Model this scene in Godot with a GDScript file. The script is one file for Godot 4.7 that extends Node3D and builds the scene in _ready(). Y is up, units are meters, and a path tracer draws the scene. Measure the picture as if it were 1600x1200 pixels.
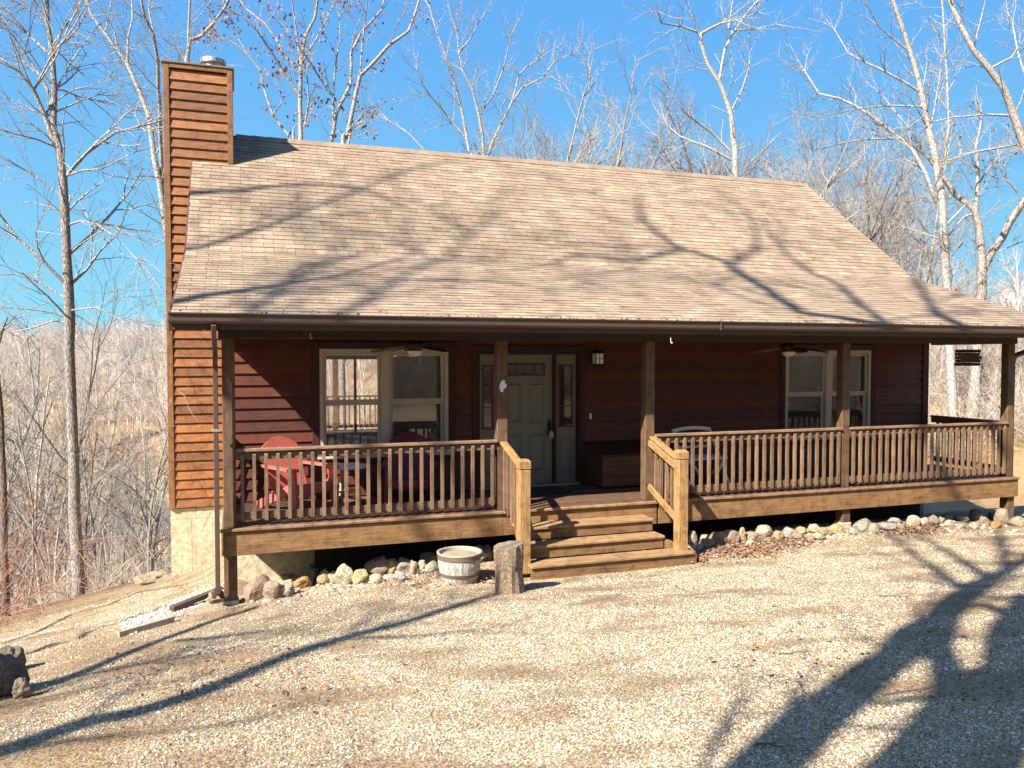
extends Node3D
# A log-sided cabin with a railed porch on a gravel yard in a bare winter wood.
# World: x runs along the porch front, y is up (0 = deck), z comes towards the yard. (u, v, h) = (x, -z, y).

const CU := 0.159
const CV := -9.878
const CH := 2.007
const YAW := 0.332
const PITCH := 0.034
const FPX := 1257.46
var LH := Vector3(0.865, 0, -0.502).normalized()
var LD := Vector3.ZERO
const SUN_EL := 41.5

var names := {}
var boxes := {}
var mats := {}
var wood_tex: ImageTexture
var wood_bump: ImageTexture
var bark_tex: ImageTexture
var stone_tex: ImageTexture
var grit_tex: ImageTexture
var stain_tex: ImageTexture
var hill_noise := FastNoiseLite.new()
var cabin: Node3D


# ---------------------------------------------------------------- mesh builder
class MB:
	var v := PackedVector3Array()
	var n := PackedVector3Array()
	var c := PackedColorArray()
	var i := PackedInt32Array()
	var col := Color.WHITE
	var xf := Transform3D.IDENTITY

	func face(pts: Array, inside: Vector3) -> void:
		var p: Array = []
		for q in pts: p.append(xf * (q as Vector3))
		var ins: Vector3 = xf * inside
		var mid := Vector3.ZERO
		for q in p: mid += q
		mid /= p.size()
		var nn: Vector3 = (p[1] - p[0]).cross(p[2] - p[0])
		if nn.length_squared() < 1e-16 and p.size() > 3: nn = (p[2] - p[0]).cross(p[3] - p[0])
		nn = nn.normalized()
		var ccw := nn.dot(mid - ins) >= 0.0
		if not ccw: nn = -nn
		var b := v.size()
		for q in p:
			v.append(q); n.append(nn); c.append(col)
		for k in range(1, p.size() - 1):
			if ccw: i.append_array([b, b + k + 1, b + k])
			else: i.append_array([b, b + k, b + k + 1])

	func box(ctr: Vector3, size: Vector3, bev := 0.0) -> void:
		var h := size * 0.5
		bev = minf(bev, minf(h.x, minf(h.y, h.z)) * 0.8)
		for a in 3:
			var b := (a + 1) % 3
			var d := (a + 2) % 3
			for s in [-1.0, 1.0]:
				var q := []
				for st in [[-1, -1], [1, -1], [1, 1], [-1, 1]]:
					var p := Vector3.ZERO
					p[a] = s * h[a]; p[b] = st[0] * (h[b] - bev); p[d] = st[1] * (h[d] - bev)
					q.append(ctr + p)
				face(q, ctr)
			if bev > 0.0:
				for s in [-1.0, 1.0]:
					for t in [-1.0, 1.0]:
						var q := []
						for e in [[0, -1], [0, 1], [1, 1], [1, -1]]:
							var p := Vector3.ZERO
							p[a] = e[1] * (h[a] - bev)
							p[b] = s * (h[b] - (bev if e[0] == 1 else 0.0))
							p[d] = t * (h[d] - (0.0 if e[0] == 1 else bev))
							q.append(ctr + p)
						face(q, ctr)
		if bev > 0.0:
			for sx in [-1.0, 1.0]:
				for sy in [-1.0, 1.0]:
					for sz in [-1.0, 1.0]:
						var s := Vector3(sx, sy, sz)
						var q := []
						for a in 3:
							var p := (h - Vector3.ONE * bev) * s
							p[a] = h[a] * s[a]
							q.append(ctr + p)
						face(q, ctr)

	# a bar with a rectangular section between two points; up gives the direction of its height
	func bar(a: Vector3, b: Vector3, w: float, ht: float, up := Vector3.UP, bev := 0.0) -> void:
		var z := (b - a).normalized()
		var x := up.cross(z)
		if x.length() < 1e-4: x = Vector3.RIGHT.cross(z)
		x = x.normalized()
		var keep := xf
		xf = keep * Transform3D(Basis(x, z.cross(x), z), (a + b) * 0.5)
		box(Vector3.ZERO, Vector3(w, ht, a.distance_to(b)), bev)
		xf = keep

	# outline: points (z, y) anticlockwise or clockwise, convex; extruded along x
	func prism_x(outline: Array, x0: float, x1: float) -> void:
		var mid := Vector3.ZERO
		var a := []
		var b := []
		for o in outline:
			a.append(Vector3(x0, o.y, o.x)); b.append(Vector3(x1, o.y, o.x))
			mid += Vector3((x0 + x1) * 0.5, o.y, o.x)
		mid /= outline.size()
		face(a, mid); face(b, mid)
		for k in outline.size():
			var k2 := (k + 1) % outline.size()
			face([a[k], b[k], b[k2], a[k2]], mid)

	func tube(pts: Array, radii: Array, sides: int, capped := false) -> void:
		var m := pts.size()
		if m < 2: return
		var b := v.size()
		var t: Vector3 = (pts[1] - pts[0]).normalized()
		var side := t.cross(Vector3(0.31, 0.27, 0.91)).normalized()
		for k in m:
			var t2: Vector3 = (pts[mini(k + 1, m - 1)] - pts[maxi(k - 1, 0)]).normalized()
			side = (side - t2 * side.dot(t2)).normalized()
			var up := t2.cross(side)
			var r: float = radii[k]
			for s in sides:
				var an := TAU * s / sides
				var d := side * cos(an) + up * sin(an)
				v.append(xf * (pts[k] + d * r)); n.append(xf.basis * d); c.append(col)
		for k in m - 1:
			for s in sides:
				var s2 := (s + 1) % sides
				var p0 := b + k * sides + s
				var p1 := b + k * sides + s2
				var q0 := p0 + sides
				var q1 := p1 + sides
				i.append_array([p0, q0, p1, p1, q0, q1])
		if capped:
			for e in [0, m - 1]:
				var ring := []
				for s in sides: ring.append(xf.affine_inverse() * v[b + e * sides + s])
				face(ring, pts[1] if e == 0 else pts[m - 2])

	# profile: (radius, y) pairs, turned about y
	func lathe(prof: Array, sides: int, ctr := Vector3.ZERO) -> void:
		for k in prof.size() - 1:
			var a: Vector2 = prof[k]
			var d: Vector2 = prof[k + 1]
			var nr := Vector2(d.y - a.y, a.x - d.x).normalized()
			var b := v.size()
			for s in sides + 1:
				var an := TAU * s / sides
				var dir := Vector3(cos(an), 0, sin(an))
				for q in [a, d]:
					v.append(xf * (ctr + dir * q.x + Vector3(0, q.y, 0)))
					n.append((xf.basis * (dir * nr.x + Vector3(0, nr.y, 0))).normalized()); c.append(col)
			for s in sides:
				var p := b + s * 2
				i.append_array([p, p + 2, p + 1, p + 1, p + 2, p + 3])

	func mesh() -> ArrayMesh:
		var arr := []
		arr.resize(Mesh.ARRAY_MAX)
		arr[Mesh.ARRAY_VERTEX] = v; arr[Mesh.ARRAY_NORMAL] = n; arr[Mesh.ARRAY_COLOR] = c; arr[Mesh.ARRAY_INDEX] = i
		var m := ArrayMesh.new()
		m.add_surface_from_arrays(Mesh.PRIMITIVE_TRIANGLES, arr)
		return m


# ---------------------------------------------------------------- nodes
func numbered(called: String) -> String:
	var k: int = names.get(called, 0)
	names[called] = k + 1
	return called if k == 0 else "%s_%03d" % [called, k]

func tag(o: Node, label: String, category: String, group := "", kind := "") -> void:
	if label: o.set_meta("label", label)
	if category: o.set_meta("category", category)
	if group: o.set_meta("group", group)
	if kind: o.set_meta("kind", kind)

func thing(called: String, label: String, category: String, at := Vector3.ZERO, turn := 0.0, group := "") -> Node3D:
	var o := Node3D.new()
	o.name = numbered(called)
	add_child(o)
	o.position = at
	o.rotation.y = turn
	tag(o, label, category, group)
	return o

func put(called: String, m: Mesh, mat: Material, parent: Node, at := Vector3.ZERO, bas := Basis.IDENTITY) -> MeshInstance3D:
	var o := MeshInstance3D.new()
	o.name = called if parent != self else numbered(called)
	o.mesh = m
	o.material_override = mat
	o.transform = Transform3D(bas, at)
	parent.add_child(o, true)
	return o

func part(called: String, mb: MB, mat: Material, parent: Node) -> MeshInstance3D:
	return put(called, mb.mesh(), mat, parent)

func boxmesh(size: Vector3, bev := 0.0) -> ArrayMesh:
	var key := "%.3f %.3f %.3f %.3f" % [size.x, size.y, size.z, bev]
	if not boxes.has(key):
		var mb := MB.new()
		mb.box(Vector3.ZERO, size, bev)
		boxes[key] = mb.mesh()
	return boxes[key]

# a box part given by its corners
func bx(called: String, a: Vector3, b: Vector3, mat: Material, parent: Node, bev := 0.0) -> MeshInstance3D:
	return put(called, boxmesh((b - a).abs(), bev), mat, parent, (a + b) * 0.5)


# ---------------------------------------------------------------- materials
func lin(r: float, g: float, b: float) -> Color:
	return Color(r, g, b).linear_to_srgb()

func seamless(noise_type: int, freq: float, size: int, sd: int, octaves := 4) -> Image:
	var f := FastNoiseLite.new()
	f.seed = sd
	f.noise_type = noise_type
	f.frequency = freq
	f.fractal_octaves = octaves
	return f.get_seamless_image(size, size, false, false, 0.15)

func blend_tex(a: Image, b: Image, wa: float, wb: float, lo: float, hi: float, warm := 0.0) -> ImageTexture:
	var s := a.get_width()
	var da := a.get_data()
	var db := b.get_data()
	var out := PackedByteArray()
	out.resize(s * s * 3)
	for k in s * s:
		var t: float = clampf((da[k] * wa + db[k] * wb) / 255.0, 0.0, 1.0)
		var x := lo + (hi - lo) * t
		out[k * 3] = int(clampf(x * (1.0 + warm * (0.5 - t)), 0, 1) * 255)
		out[k * 3 + 1] = int(clampf(x, 0, 1) * 255)
		out[k * 3 + 2] = int(clampf(x * (1.0 - warm * (0.5 - t)), 0, 1) * 255)
	return ImageTexture.create_from_image(Image.create_from_data(s, s, false, Image.FORMAT_RGB8, out))

func mat(key: String, col: Color, rough := 0.8, tex: Texture2D = null, scale := Vector3.ONE, bump := 0.0, world := true, metal := 0.0) -> StandardMaterial3D:
	if mats.has(key): return mats[key]
	var m := StandardMaterial3D.new()
	m.resource_name = key
	m.albedo_color = col
	m.roughness = rough
	m.metallic = metal
	if tex:
		m.albedo_texture = tex
		m.uv1_triplanar = true
		m.uv1_world_triplanar = world
		m.uv1_scale = scale
		if bump != 0.0:
			m.heightmap_enabled = true
			m.heightmap_texture = tex
			m.heightmap_scale = bump
	mats[key] = m
	return m

# wood with its grain along one axis (0 x, 1 y, 2 z)
func wood(key: String, col: Color, axis: int, rough := 0.72) -> StandardMaterial3D:
	var s := Vector3(4.6, 4.6, 4.6)
	s[axis] = 0.3
	return stained(mat("%s_%d" % [key, axis], col, rough, wood_tex, s, 0.25), Vector3(0.7, 0.7, 0.7))

func stained(m: StandardMaterial3D, scale: Vector3) -> StandardMaterial3D:
	m.detail_enabled = true
	m.detail_albedo = stain_tex
	m.detail_blend_mode = BaseMaterial3D.BLEND_MODE_MUL
	m.detail_uv_layer = BaseMaterial3D.DETAIL_UV_2
	m.uv2_triplanar = true
	m.uv2_world_triplanar = true
	m.uv2_scale = scale
	return m

func pane_mat() -> StandardMaterial3D:
	if mats.has("pane"): return mats["pane"]
	var m := StandardMaterial3D.new()
	m.resource_name = "pane"
	m.transparency = BaseMaterial3D.TRANSPARENCY_ALPHA
	m.albedo_color = Color(0.55, 0.6, 0.58, 0.06)
	m.roughness = 0.0
	m.metallic_specular = 0.5
	mats["pane"] = m
	return m


# ---------------------------------------------------------------- the eye and the ground
func ray(px: float, py: float) -> Vector3:
	var x := (px - 800.0) / FPX
	var y := (600.0 - py) / FPX
	var zz := cos(PITCH) + sin(PITCH) * y
	var yy := -sin(PITCH) + cos(PITCH) * y
	return Vector3(cos(YAW) * x + sin(YAW) * zz, yy, -(-sin(YAW) * x + cos(YAW) * zz))

func eye() -> Vector3:
	return Vector3(CU, CH, -CV)

func at(px: float, py: float, depth: float) -> Vector3:
	return eye() + ray(px, py) * depth

func ss(a: float, b: float, x: float) -> float:
	var t := clampf((x - a) / (b - a), 0.0, 1.0)
	return t * t * (3.0 - 2.0 * t)

func beyond(u: float, v: float) -> float:   # metres past the rim of the yard
	var e1 := -(u + 3.5) + 0.1 * (v - 4.0)
	var e2 := v - 6.4 - maxf(0.0, u + 1.0) * 0.8
	return maxf(e1, e2) + 0.25 * sin(u * 1.7 + v)

func meadow(u: float, v: float) -> float:   # pale dry clearings on the far side of the valley
	var e := beyond(u, v)
	return ss(58.0, 66.0, e) * (1.0 - ss(120.0, 150.0, e)) * ss(4.0, -8.0, u) * ss(-0.12, 0.05, hill_noise.get_noise_2d(u * 2.0 + 31.0, v * 1.2))

func land(u: float, v: float) -> float:
	var foot := lerpf(-0.87, -0.70, ss(0.0, 3.2, u)) + 0.07 * ss(3.2, 8.0, u) - 0.17 * ss(10.2, 12.6, u)
	var h := -0.67 - 0.118 * (maxf(v, -16.0) + 0.9) if v < -0.9 else lerpf(-0.67, foot, ss(-0.9, 0.2, v)) - 0.02 * maxf(0.0, v - 0.5)
	h -= 0.30 * ss(0.42, 0.9, v) * ss(0.1, 0.6, u) * (1.0 - ss(11.9, 12.5, u)) * (1.0 - ss(8.0, 10.0, v))
	h -= 0.16 * clampf(0.6 - u, 0.0, 12.0) * ss(-7.0, 3.0, v)
	h -= 0.13 * clampf(v - 0.3, 0.0, 9.0) * (1.0 - ss(-1.0, 1.0, u))
	var e := beyond(u, v)
	if e > 0.0:
		h -= 12.0 * (1.0 - exp(-pow(e, 1.25) / 30.0)) * (1.0 - ss(6.0, 26.0, u))
		h += (20.0 - 15.0 * ss(-20.0, 30.0, u)) * ss(70.0, 240.0, e)
	var rr := (u - 17.0) * 0.8 + (v - 1.0) * 0.22
	if rr > 0.0: h += 0.19 * (sqrt(rr * rr + 9.0) - 3.0) * exp(-rr / 60.0)
	if v < -11.5:
		var b := -11.5 - v
		h += minf(0.42 * (sqrt(b * b + 4.0) - 2.0), 20.0)
	h -= 1.0 * ss(1.0, 5.0, v) * ss(10.5, 13.0, u) * (1.0 - ss(18.0, 26.0, u))
	var wild := maxf(ss(0.0, 6.0, e), maxf(ss(0.0, 6.0, rr), ss(-11.5, -15.0, v)))
	h += hill_noise.get_noise_2d(u * 3.0, v * 3.0) * (0.06 + 0.9 * wild) + hill_noise.get_noise_2d(u * 14.0, v * 14.0) * 0.035
	return h

func ground(u: float, v: float) -> Vector3:
	return Vector3(u, land(u, v), -v)

func hit(px: float, py: float) -> Vector3:
	var r := ray(px, py)
	var h := -0.6
	var p := eye()
	for k in 14:
		p = eye() + r * ((h - CH) / r.y)
		h = lerpf(h, land(p.x, -p.z), 0.8)
	return p

func roof_h(v: float) -> float:
	if v < 2.689: return 2.465 + (v + 0.52) * 0.342
	if v < 5.9: return 3.562 + (v - 2.689) * 0.776
	return 6.053 - (v - 5.9) * 0.776

func roof_hit(px: float, py: float) -> Vector3:
	var r := ray(px, py)
	var t := 5.0
	for k in 700:
		t += 0.02
		var p := eye() + r * t
		if p.y < roof_h(-p.z): return p
	return eye() + r * 12.0


func _ready() -> void:
	var cam := Camera3D.new()
	cam.name = "camera"
	add_child(cam)
	cam.position = eye()
	cam.rotation = Vector3(-PITCH, -YAW, 0)
	cam.fov = rad_to_deg(2.0 * atan(600.0 / FPX))
	cam.near = 0.05
	cam.far = 3000.0
	cam.current = true
	var we := WorldEnvironment.new()
	we.name = "sky"
	var env := Environment.new()
	var psky := ProceduralSkyMaterial.new()
	psky.sky_top_color = lin(0.028, 0.115, 0.31)
	psky.sky_horizon_color = lin(0.115, 0.275, 0.33)
	psky.sky_curve = 0.19
	psky.ground_bottom_color = lin(0.10, 0.08, 0.06)
	psky.ground_horizon_color = lin(0.16, 0.14, 0.11)
	psky.sun_angle_max = 80.0
	psky.sun_curve = 0.12
	var sky := Sky.new()
	sky.sky_material = psky
	env.background_mode = Environment.BG_SKY
	env.sky = sky
	env.tonemap_mode = Environment.TONE_MAPPER_LINEAR
	env.tonemap_exposure = 3.0
	env.sdfgi_enabled = true
	env.ssao_enabled = true
	env.ssil_enabled = true
	we.environment = env
	add_child(we)
	var el := deg_to_rad(SUN_EL)
	LD = (LH * cos(el) + Vector3.DOWN * sin(el)).normalized()
	var sun := DirectionalLight3D.new()
	sun.name = "sun"
	sun.light_energy = 1.6
	sun.light_color = Color(1.0, 0.965, 0.92)
	sun.light_angular_distance = 0.5
	sun.shadow_enabled = true
	add_child(sun)
	sun.look_at_from_position(Vector3.ZERO, LD, Vector3.UP)

	make_textures()
	build_ground()
	build_cabin()
	build_porch_things()
	build_yard_things()
	build_near_trees()
	build_shade_trees()
	build_woods()


func make_textures() -> void:
	hill_noise.seed = 5
	hill_noise.frequency = 0.02
	var coarse := seamless(FastNoiseLite.TYPE_SIMPLEX_SMOOTH, 0.012, 512, 3, 3)
	var fine := seamless(FastNoiseLite.TYPE_SIMPLEX, 0.07, 512, 4, 4)
	wood_tex = blend_tex(coarse, fine, 0.5, 0.5, 0.55, 1.22, 0.25)
	var b1 := seamless(FastNoiseLite.TYPE_SIMPLEX, 0.03, 512, 8, 5)
	var b2 := seamless(FastNoiseLite.TYPE_CELLULAR, 0.06, 512, 9, 2)
	bark_tex = blend_tex(b1, b2, 0.65, 0.4, 0.05, 1.5, 0.06)
	var s1 := seamless(FastNoiseLite.TYPE_SIMPLEX, 0.02, 512, 12, 5)
	var s2 := seamless(FastNoiseLite.TYPE_SIMPLEX, 0.08, 512, 13, 4)
	stone_tex = blend_tex(s1, s2, 0.6, 0.4, 0.45, 1.25, 0.3)
	stain_tex = blend_tex(seamless(FastNoiseLite.TYPE_SIMPLEX, 0.012, 512, 31, 5), seamless(FastNoiseLite.TYPE_SIMPLEX, 0.05, 512, 32, 4), 0.7, 0.3, 0.68, 1.30, 0.1)
	var g1 := seamless(FastNoiseLite.TYPE_VALUE, 0.45, 512, 15, 2)
	grit_tex = blend_tex(s1, g1, 0.35, 0.65, 0.5, 1.25, 0.2)


# ---------------------------------------------------------------- ground
func build_ground() -> void:
	var n := 300
	var T := 5.1
	var vs := PackedVector3Array()
	var ns := PackedVector3Array()
	var cs := PackedColorArray()
	var ix := PackedInt32Array()
	var cx := 3.0
	var cv := -2.0
	for j in n + 1:
		for k in n + 1:
			var u := cx + 3.4 * sinh(T * (2.0 * k / n - 1.0))
			var v := cv + 3.4 * sinh(T * (2.0 * j / n - 1.0))
			vs.append(ground(u, v))
			var e := beyond(u, v)
			var wild := maxf(ss(-0.8, 1.5, e), maxf(ss(-6.0, 1.0, (u - 17.0) * 0.8 + (v - 1.0) * 0.22), ss(-11.0, -12.5, v)))
			var gravel := Color(0.37, 0.325, 0.225)
			var dirt := Color(0.27, 0.205, 0.125)
			var leaf := Color(0.34, 0.25, 0.15)
			var nn := hill_noise.get_noise_2d(u * 9.0, v * 9.0)
			var rim := ss(-1.3, -0.2, e) * (1.0 - ss(0.4, 1.6, e))
			var fine := hill_noise.get_noise_2d(u * 34.0 + v * 12.0, v * 60.0)
			var c := gravel.lerp(Color(0.41, 0.335, 0.21), ss(1.0, -3.0, u) * 0.8).lerp(dirt, clampf(nn * 0.7 + fine * 1.5, 0.0, 1.0))
			var c2 := leaf.lerp(Color(0.46, 0.37, 0.23), clampf(0.4 + nn * 1.6, 0.0, 1.0))
			c2 = c2.lerp(Color(0.19, 0.125, 0.075), ss(-11.0, -12.5, v) * clampf(0.55 + hill_noise.get_noise_2d(u * 40.0, v * 40.0), 0.0, 1.0))
			var col := c.lerp(c2, wild)
			col = col.lerp(Color(0.17, 0.095, 0.055), rim * clampf(0.75 + nn * 2.0, 0.0, 0.9))
			var field := meadow(u, v)
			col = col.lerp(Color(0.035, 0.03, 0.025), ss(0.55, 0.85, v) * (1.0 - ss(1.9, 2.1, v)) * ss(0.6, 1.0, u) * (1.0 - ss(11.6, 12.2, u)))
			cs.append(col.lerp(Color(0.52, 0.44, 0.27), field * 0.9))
	for j in n + 1:
		for k in n + 1:
			var a := vs[j * (n + 1) + maxi(k - 1, 0)]
			var b := vs[j * (n + 1) + mini(k + 1, n)]
			var c := vs[maxi(j - 1, 0) * (n + 1) + k]
			var d := vs[mini(j + 1, n) * (n + 1) + k]
			var nn := (b - a).cross(d - c).normalized()
			ns.append(nn if nn.y > 0 else -nn)
	for j in n:
		for k in n:
			var a := j * (n + 1) + k
			ix.append_array([a, a + n + 1, a + 1, a + 1, a + n + 1, a + n + 2])
	var arr := []
	arr.resize(Mesh.ARRAY_MAX)
	arr[Mesh.ARRAY_VERTEX] = vs; arr[Mesh.ARRAY_NORMAL] = ns; arr[Mesh.ARRAY_COLOR] = cs; arr[Mesh.ARRAY_INDEX] = ix
	var m := ArrayMesh.new()
	m.add_surface_from_arrays(Mesh.PRIMITIVE_TRIANGLES, arr)
	var f := FastNoiseLite.new()
	f.seed = 21
	f.noise_type = FastNoiseLite.TYPE_CELLULAR
	f.cellular_return_type = FastNoiseLite.RETURN_CELL_VALUE
	f.cellular_jitter = 1.0
	f.frequency = 0.055
	f.fractal_type = FastNoiseLite.FRACTAL_NONE
	var nt := NoiseTexture2D.new()
	nt.width = 1024
	nt.height = 1024
	nt.seamless = true
	nt.generate_mipmaps = false
	nt.noise = f
	var g := Gradient.new()
	g.offsets = PackedFloat32Array([0.0, 0.22, 0.45, 0.7, 0.88, 1.0])
	g.colors = PackedColorArray([Color(0.45, 0.4, 0.36), Color(0.72, 0.62, 0.5), Color(0.9, 0.86, 0.78), Color(1, 0.98, 0.94), Color(0.88, 0.76, 0.6), Color(0.6, 0.48, 0.38)])
	nt.color_ramp = g
	var gm := StandardMaterial3D.new()
	gm.resource_name = "gravel_ground"
	gm.vertex_color_use_as_albedo = true
	gm.albedo_texture = nt
	gm.roughness = 0.95
	gm.uv1_triplanar = true
	gm.uv1_world_triplanar = true
	gm.uv1_scale = Vector3(1.5, 1.5, 1.5)
	gm.heightmap_enabled = true
	gm.heightmap_texture = nt
	gm.heightmap_scale = 0.4
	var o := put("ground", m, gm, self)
	tag(o, "sloping pale gravel yard and leaf strewn woodland ground around the cabin", "", "", "structure")
	build_gravel()


func stone_mesh(sd: int, sub: int, rough: float) -> ArrayMesh:
	var mb := MB.new()
	# icosahedron, subdivided, pushed about
	var t := (1.0 + sqrt(5.0)) / 2.0
	var vs := [Vector3(-1, t, 0), Vector3(1, t, 0), Vector3(-1, -t, 0), Vector3(1, -t, 0), Vector3(0, -1, t), Vector3(0, 1, t), Vector3(0, -1, -t), Vector3(0, 1, -t), Vector3(t, 0, -1), Vector3(t, 0, 1), Vector3(-t, 0, -1), Vector3(-t, 0, 1)]
	var fs := [[0, 11, 5], [0, 5, 1], [0, 1, 7], [0, 7, 10], [0, 10, 11], [1, 5, 9], [5, 11, 4], [11, 10, 2], [10, 7, 6], [7, 1, 8], [3, 9, 4], [3, 4, 2], [3, 2, 6], [3, 6, 8], [3, 8, 9], [4, 9, 5], [2, 4, 11], [6, 2, 10], [8, 6, 7], [9, 8, 1]]
	var tris := []
	for f in fs: tris.append([vs[f[0]].normalized(), vs[f[1]].normalized(), vs[f[2]].normalized()])
	for s in sub:
		var next := []
		for q in tris:
			var a: Vector3 = ((q[0] + q[1]) * 0.5).normalized()
			var b: Vector3 = ((q[1] + q[2]) * 0.5).normalized()
			var c: Vector3 = ((q[2] + q[0]) * 0.5).normalized()
			next.append_array([[q[0], a, c], [a, q[1], b], [c, b, q[2]], [a, b, c]])
		tris = next
	var nz := FastNoiseLite.new()
	nz.seed = sd
	nz.frequency = 0.75
	nz.fractal_octaves = 3
	# a few cutting planes make broad facets
	var rng := RandomNumberGenerator.new()
	rng.seed = sd * 31 + 7
	var cuts := []
	for k in 9: cuts.append([Vector3(rng.randfn(), rng.randfn(), rng.randfn()).normalized(), rng.randf_range(0.62, 0.92)])
	for q in tris:
		var p := []
		for w in q:
			var d: Vector3 = w
			var r := 1.0
			if rough > 0.0:
				for cu in cuts:
					var dd: float = d.dot(cu[0])
					if dd > 0.05: r = minf(r, cu[1] / dd)
			r *= 1.0 + nz.get_noise_3dv(d) * rough
			p.append(d * r)
		mb.face(p, Vector3.ZERO)
	return mb.mesh()


func build_gravel() -> void:
	var rng := RandomNumberGenerator.new()
	rng.seed = 77
	var place: Array[Transform3D] = []
	var tint := PackedColorArray()
	var pal := [Color(0.36, 0.315, 0.225), Color(0.42, 0.378, 0.29), Color(0.52, 0.485, 0.41), Color(0.43, 0.385, 0.29), Color(0.26, 0.195, 0.12), Color(0.16, 0.095, 0.055), Color(0.17, 0.15, 0.125), Color(0.35, 0.285, 0.18), Color(0.30, 0.255, 0.17)]
	var want := 430000
	for k in want:
		var an := rng.randf_range(-0.72, 0.72) + YAW
		var r := 2.2 + 12.0 * pow(rng.randf(), 0.85)
		var u := CU + sin(an) * r
		var v := CV + cos(an) * r
		if v > 0.55 and u > -0.1 and u < 12.6: continue
		if v > -0.92 and v < 0.2 and u > 3.4 and u < 5.8: continue
		if beyond(u, v) > 0.1: continue
		var patch := hill_noise.get_noise_2d(u * 9.0, v * 9.0)
		var fine := hill_noise.get_noise_2d(u * 34.0 + v * 12.0, v * 60.0)
		var thin := clampf(ss(1.0, -3.0, u) * 0.5 + patch * 0.6 + fine * 1.6, 0.0, 0.92)
		if rng.randf() < thin: continue
		var s := rng.randf_range(0.0028, 0.0056) * (1.0 + rng.randf() * 1.3 * float(rng.randf() < 0.10))
		var b := Basis.from_euler(Vector3(rng.randf() * TAU, rng.randf() * TAU, rng.randf() * TAU)).scaled(Vector3(s * rng.randf_range(0.9, 1.5), s * rng.randf_range(0.6, 1.0), s * rng.randf_range(0.8, 1.3)))
		place.append(Transform3D(b, ground(u, v) + Vector3(0, s * 0.35, 0)))
		var c: Color = pal[rng.randi() % pal.size()]
		if patch > 0.1 and rng.randf() < 0.4: c = pal[4 + rng.randi() % 3]
		tint.append(c * rng.randf_range(0.95, 1.25) * (1.0 - clampf(fine, 0.0, 0.5)))
	var m := mat("gravel", Color.WHITE, 0.9)
	m.vertex_color_use_as_albedo = true
	var o := scatter("gravel", stone_mesh(3, 0, 0.0), m, place, tint)
	tag(o, "loose cream and tan gravel spread over the yard", "gravel", "", "stuff")


func scatter(called: String, mesh: Mesh, material: Material, place: Array[Transform3D], tint: PackedColorArray) -> MultiMeshInstance3D:
	var mm := MultiMesh.new()
	mm.transform_format = MultiMesh.TRANSFORM_3D
	mm.use_colors = tint.size() > 0
	mm.mesh = mesh
	mm.instance_count = place.size()
	for k in place.size():
		mm.set_instance_transform(k, place[k])
		if tint.size() > 0: mm.set_instance_color(k, tint[k])
	var o := MultiMeshInstance3D.new()
	o.name = numbered(called)
	o.multimesh = mm
	o.material_override = material
	add_child(o)
	return o


# ---------------------------------------------------------------- cabin
func V3(u: float, v: float, h: float) -> Vector3:
	return Vector3(u, h, -v)

const D := 1.736      # porch depth: the front wall's plane
const LEN := 12.31
const BACK := 10.06

func hex_col(k: int) -> float:
	return fposmod(sin(k * 12.9898) * 43758.5453, 1.0)

func siding_mats() -> Array:
	var out := []
	for k in 5:
		var f: float = [1.0, 0.72, 1.28, 0.88, 1.12][k]
		out.append(wood("siding%d" % k, lin(0.11 * f, 0.023 * f, 0.0075 * f), 0, 0.6))
	return out

func chimney_mats() -> Array:
	var out := []
	for k in 5:
		var f: float = [1.0, 0.72, 1.25, 0.86, 1.1][k]
		out.append(wood("cedar%d" % k, lin(0.29 * f, 0.112 * f, 0.031 * f), 0, 0.65))
	return out

func siding_mesh(length: float) -> ArrayMesh:
	var key := "siding %.3f" % length
	if not boxes.has(key):
		var mb := MB.new()
		mb.prism_x([Vector2(0.0, 0.0), Vector2(0.036, 0.002), Vector2(0.041, 0.008), Vector2(0.012, 0.172), Vector2(0.0, 0.172)], -length * 0.5, length * 0.5)
		boxes[key] = mb.mesh()
	return boxes[key]

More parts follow.
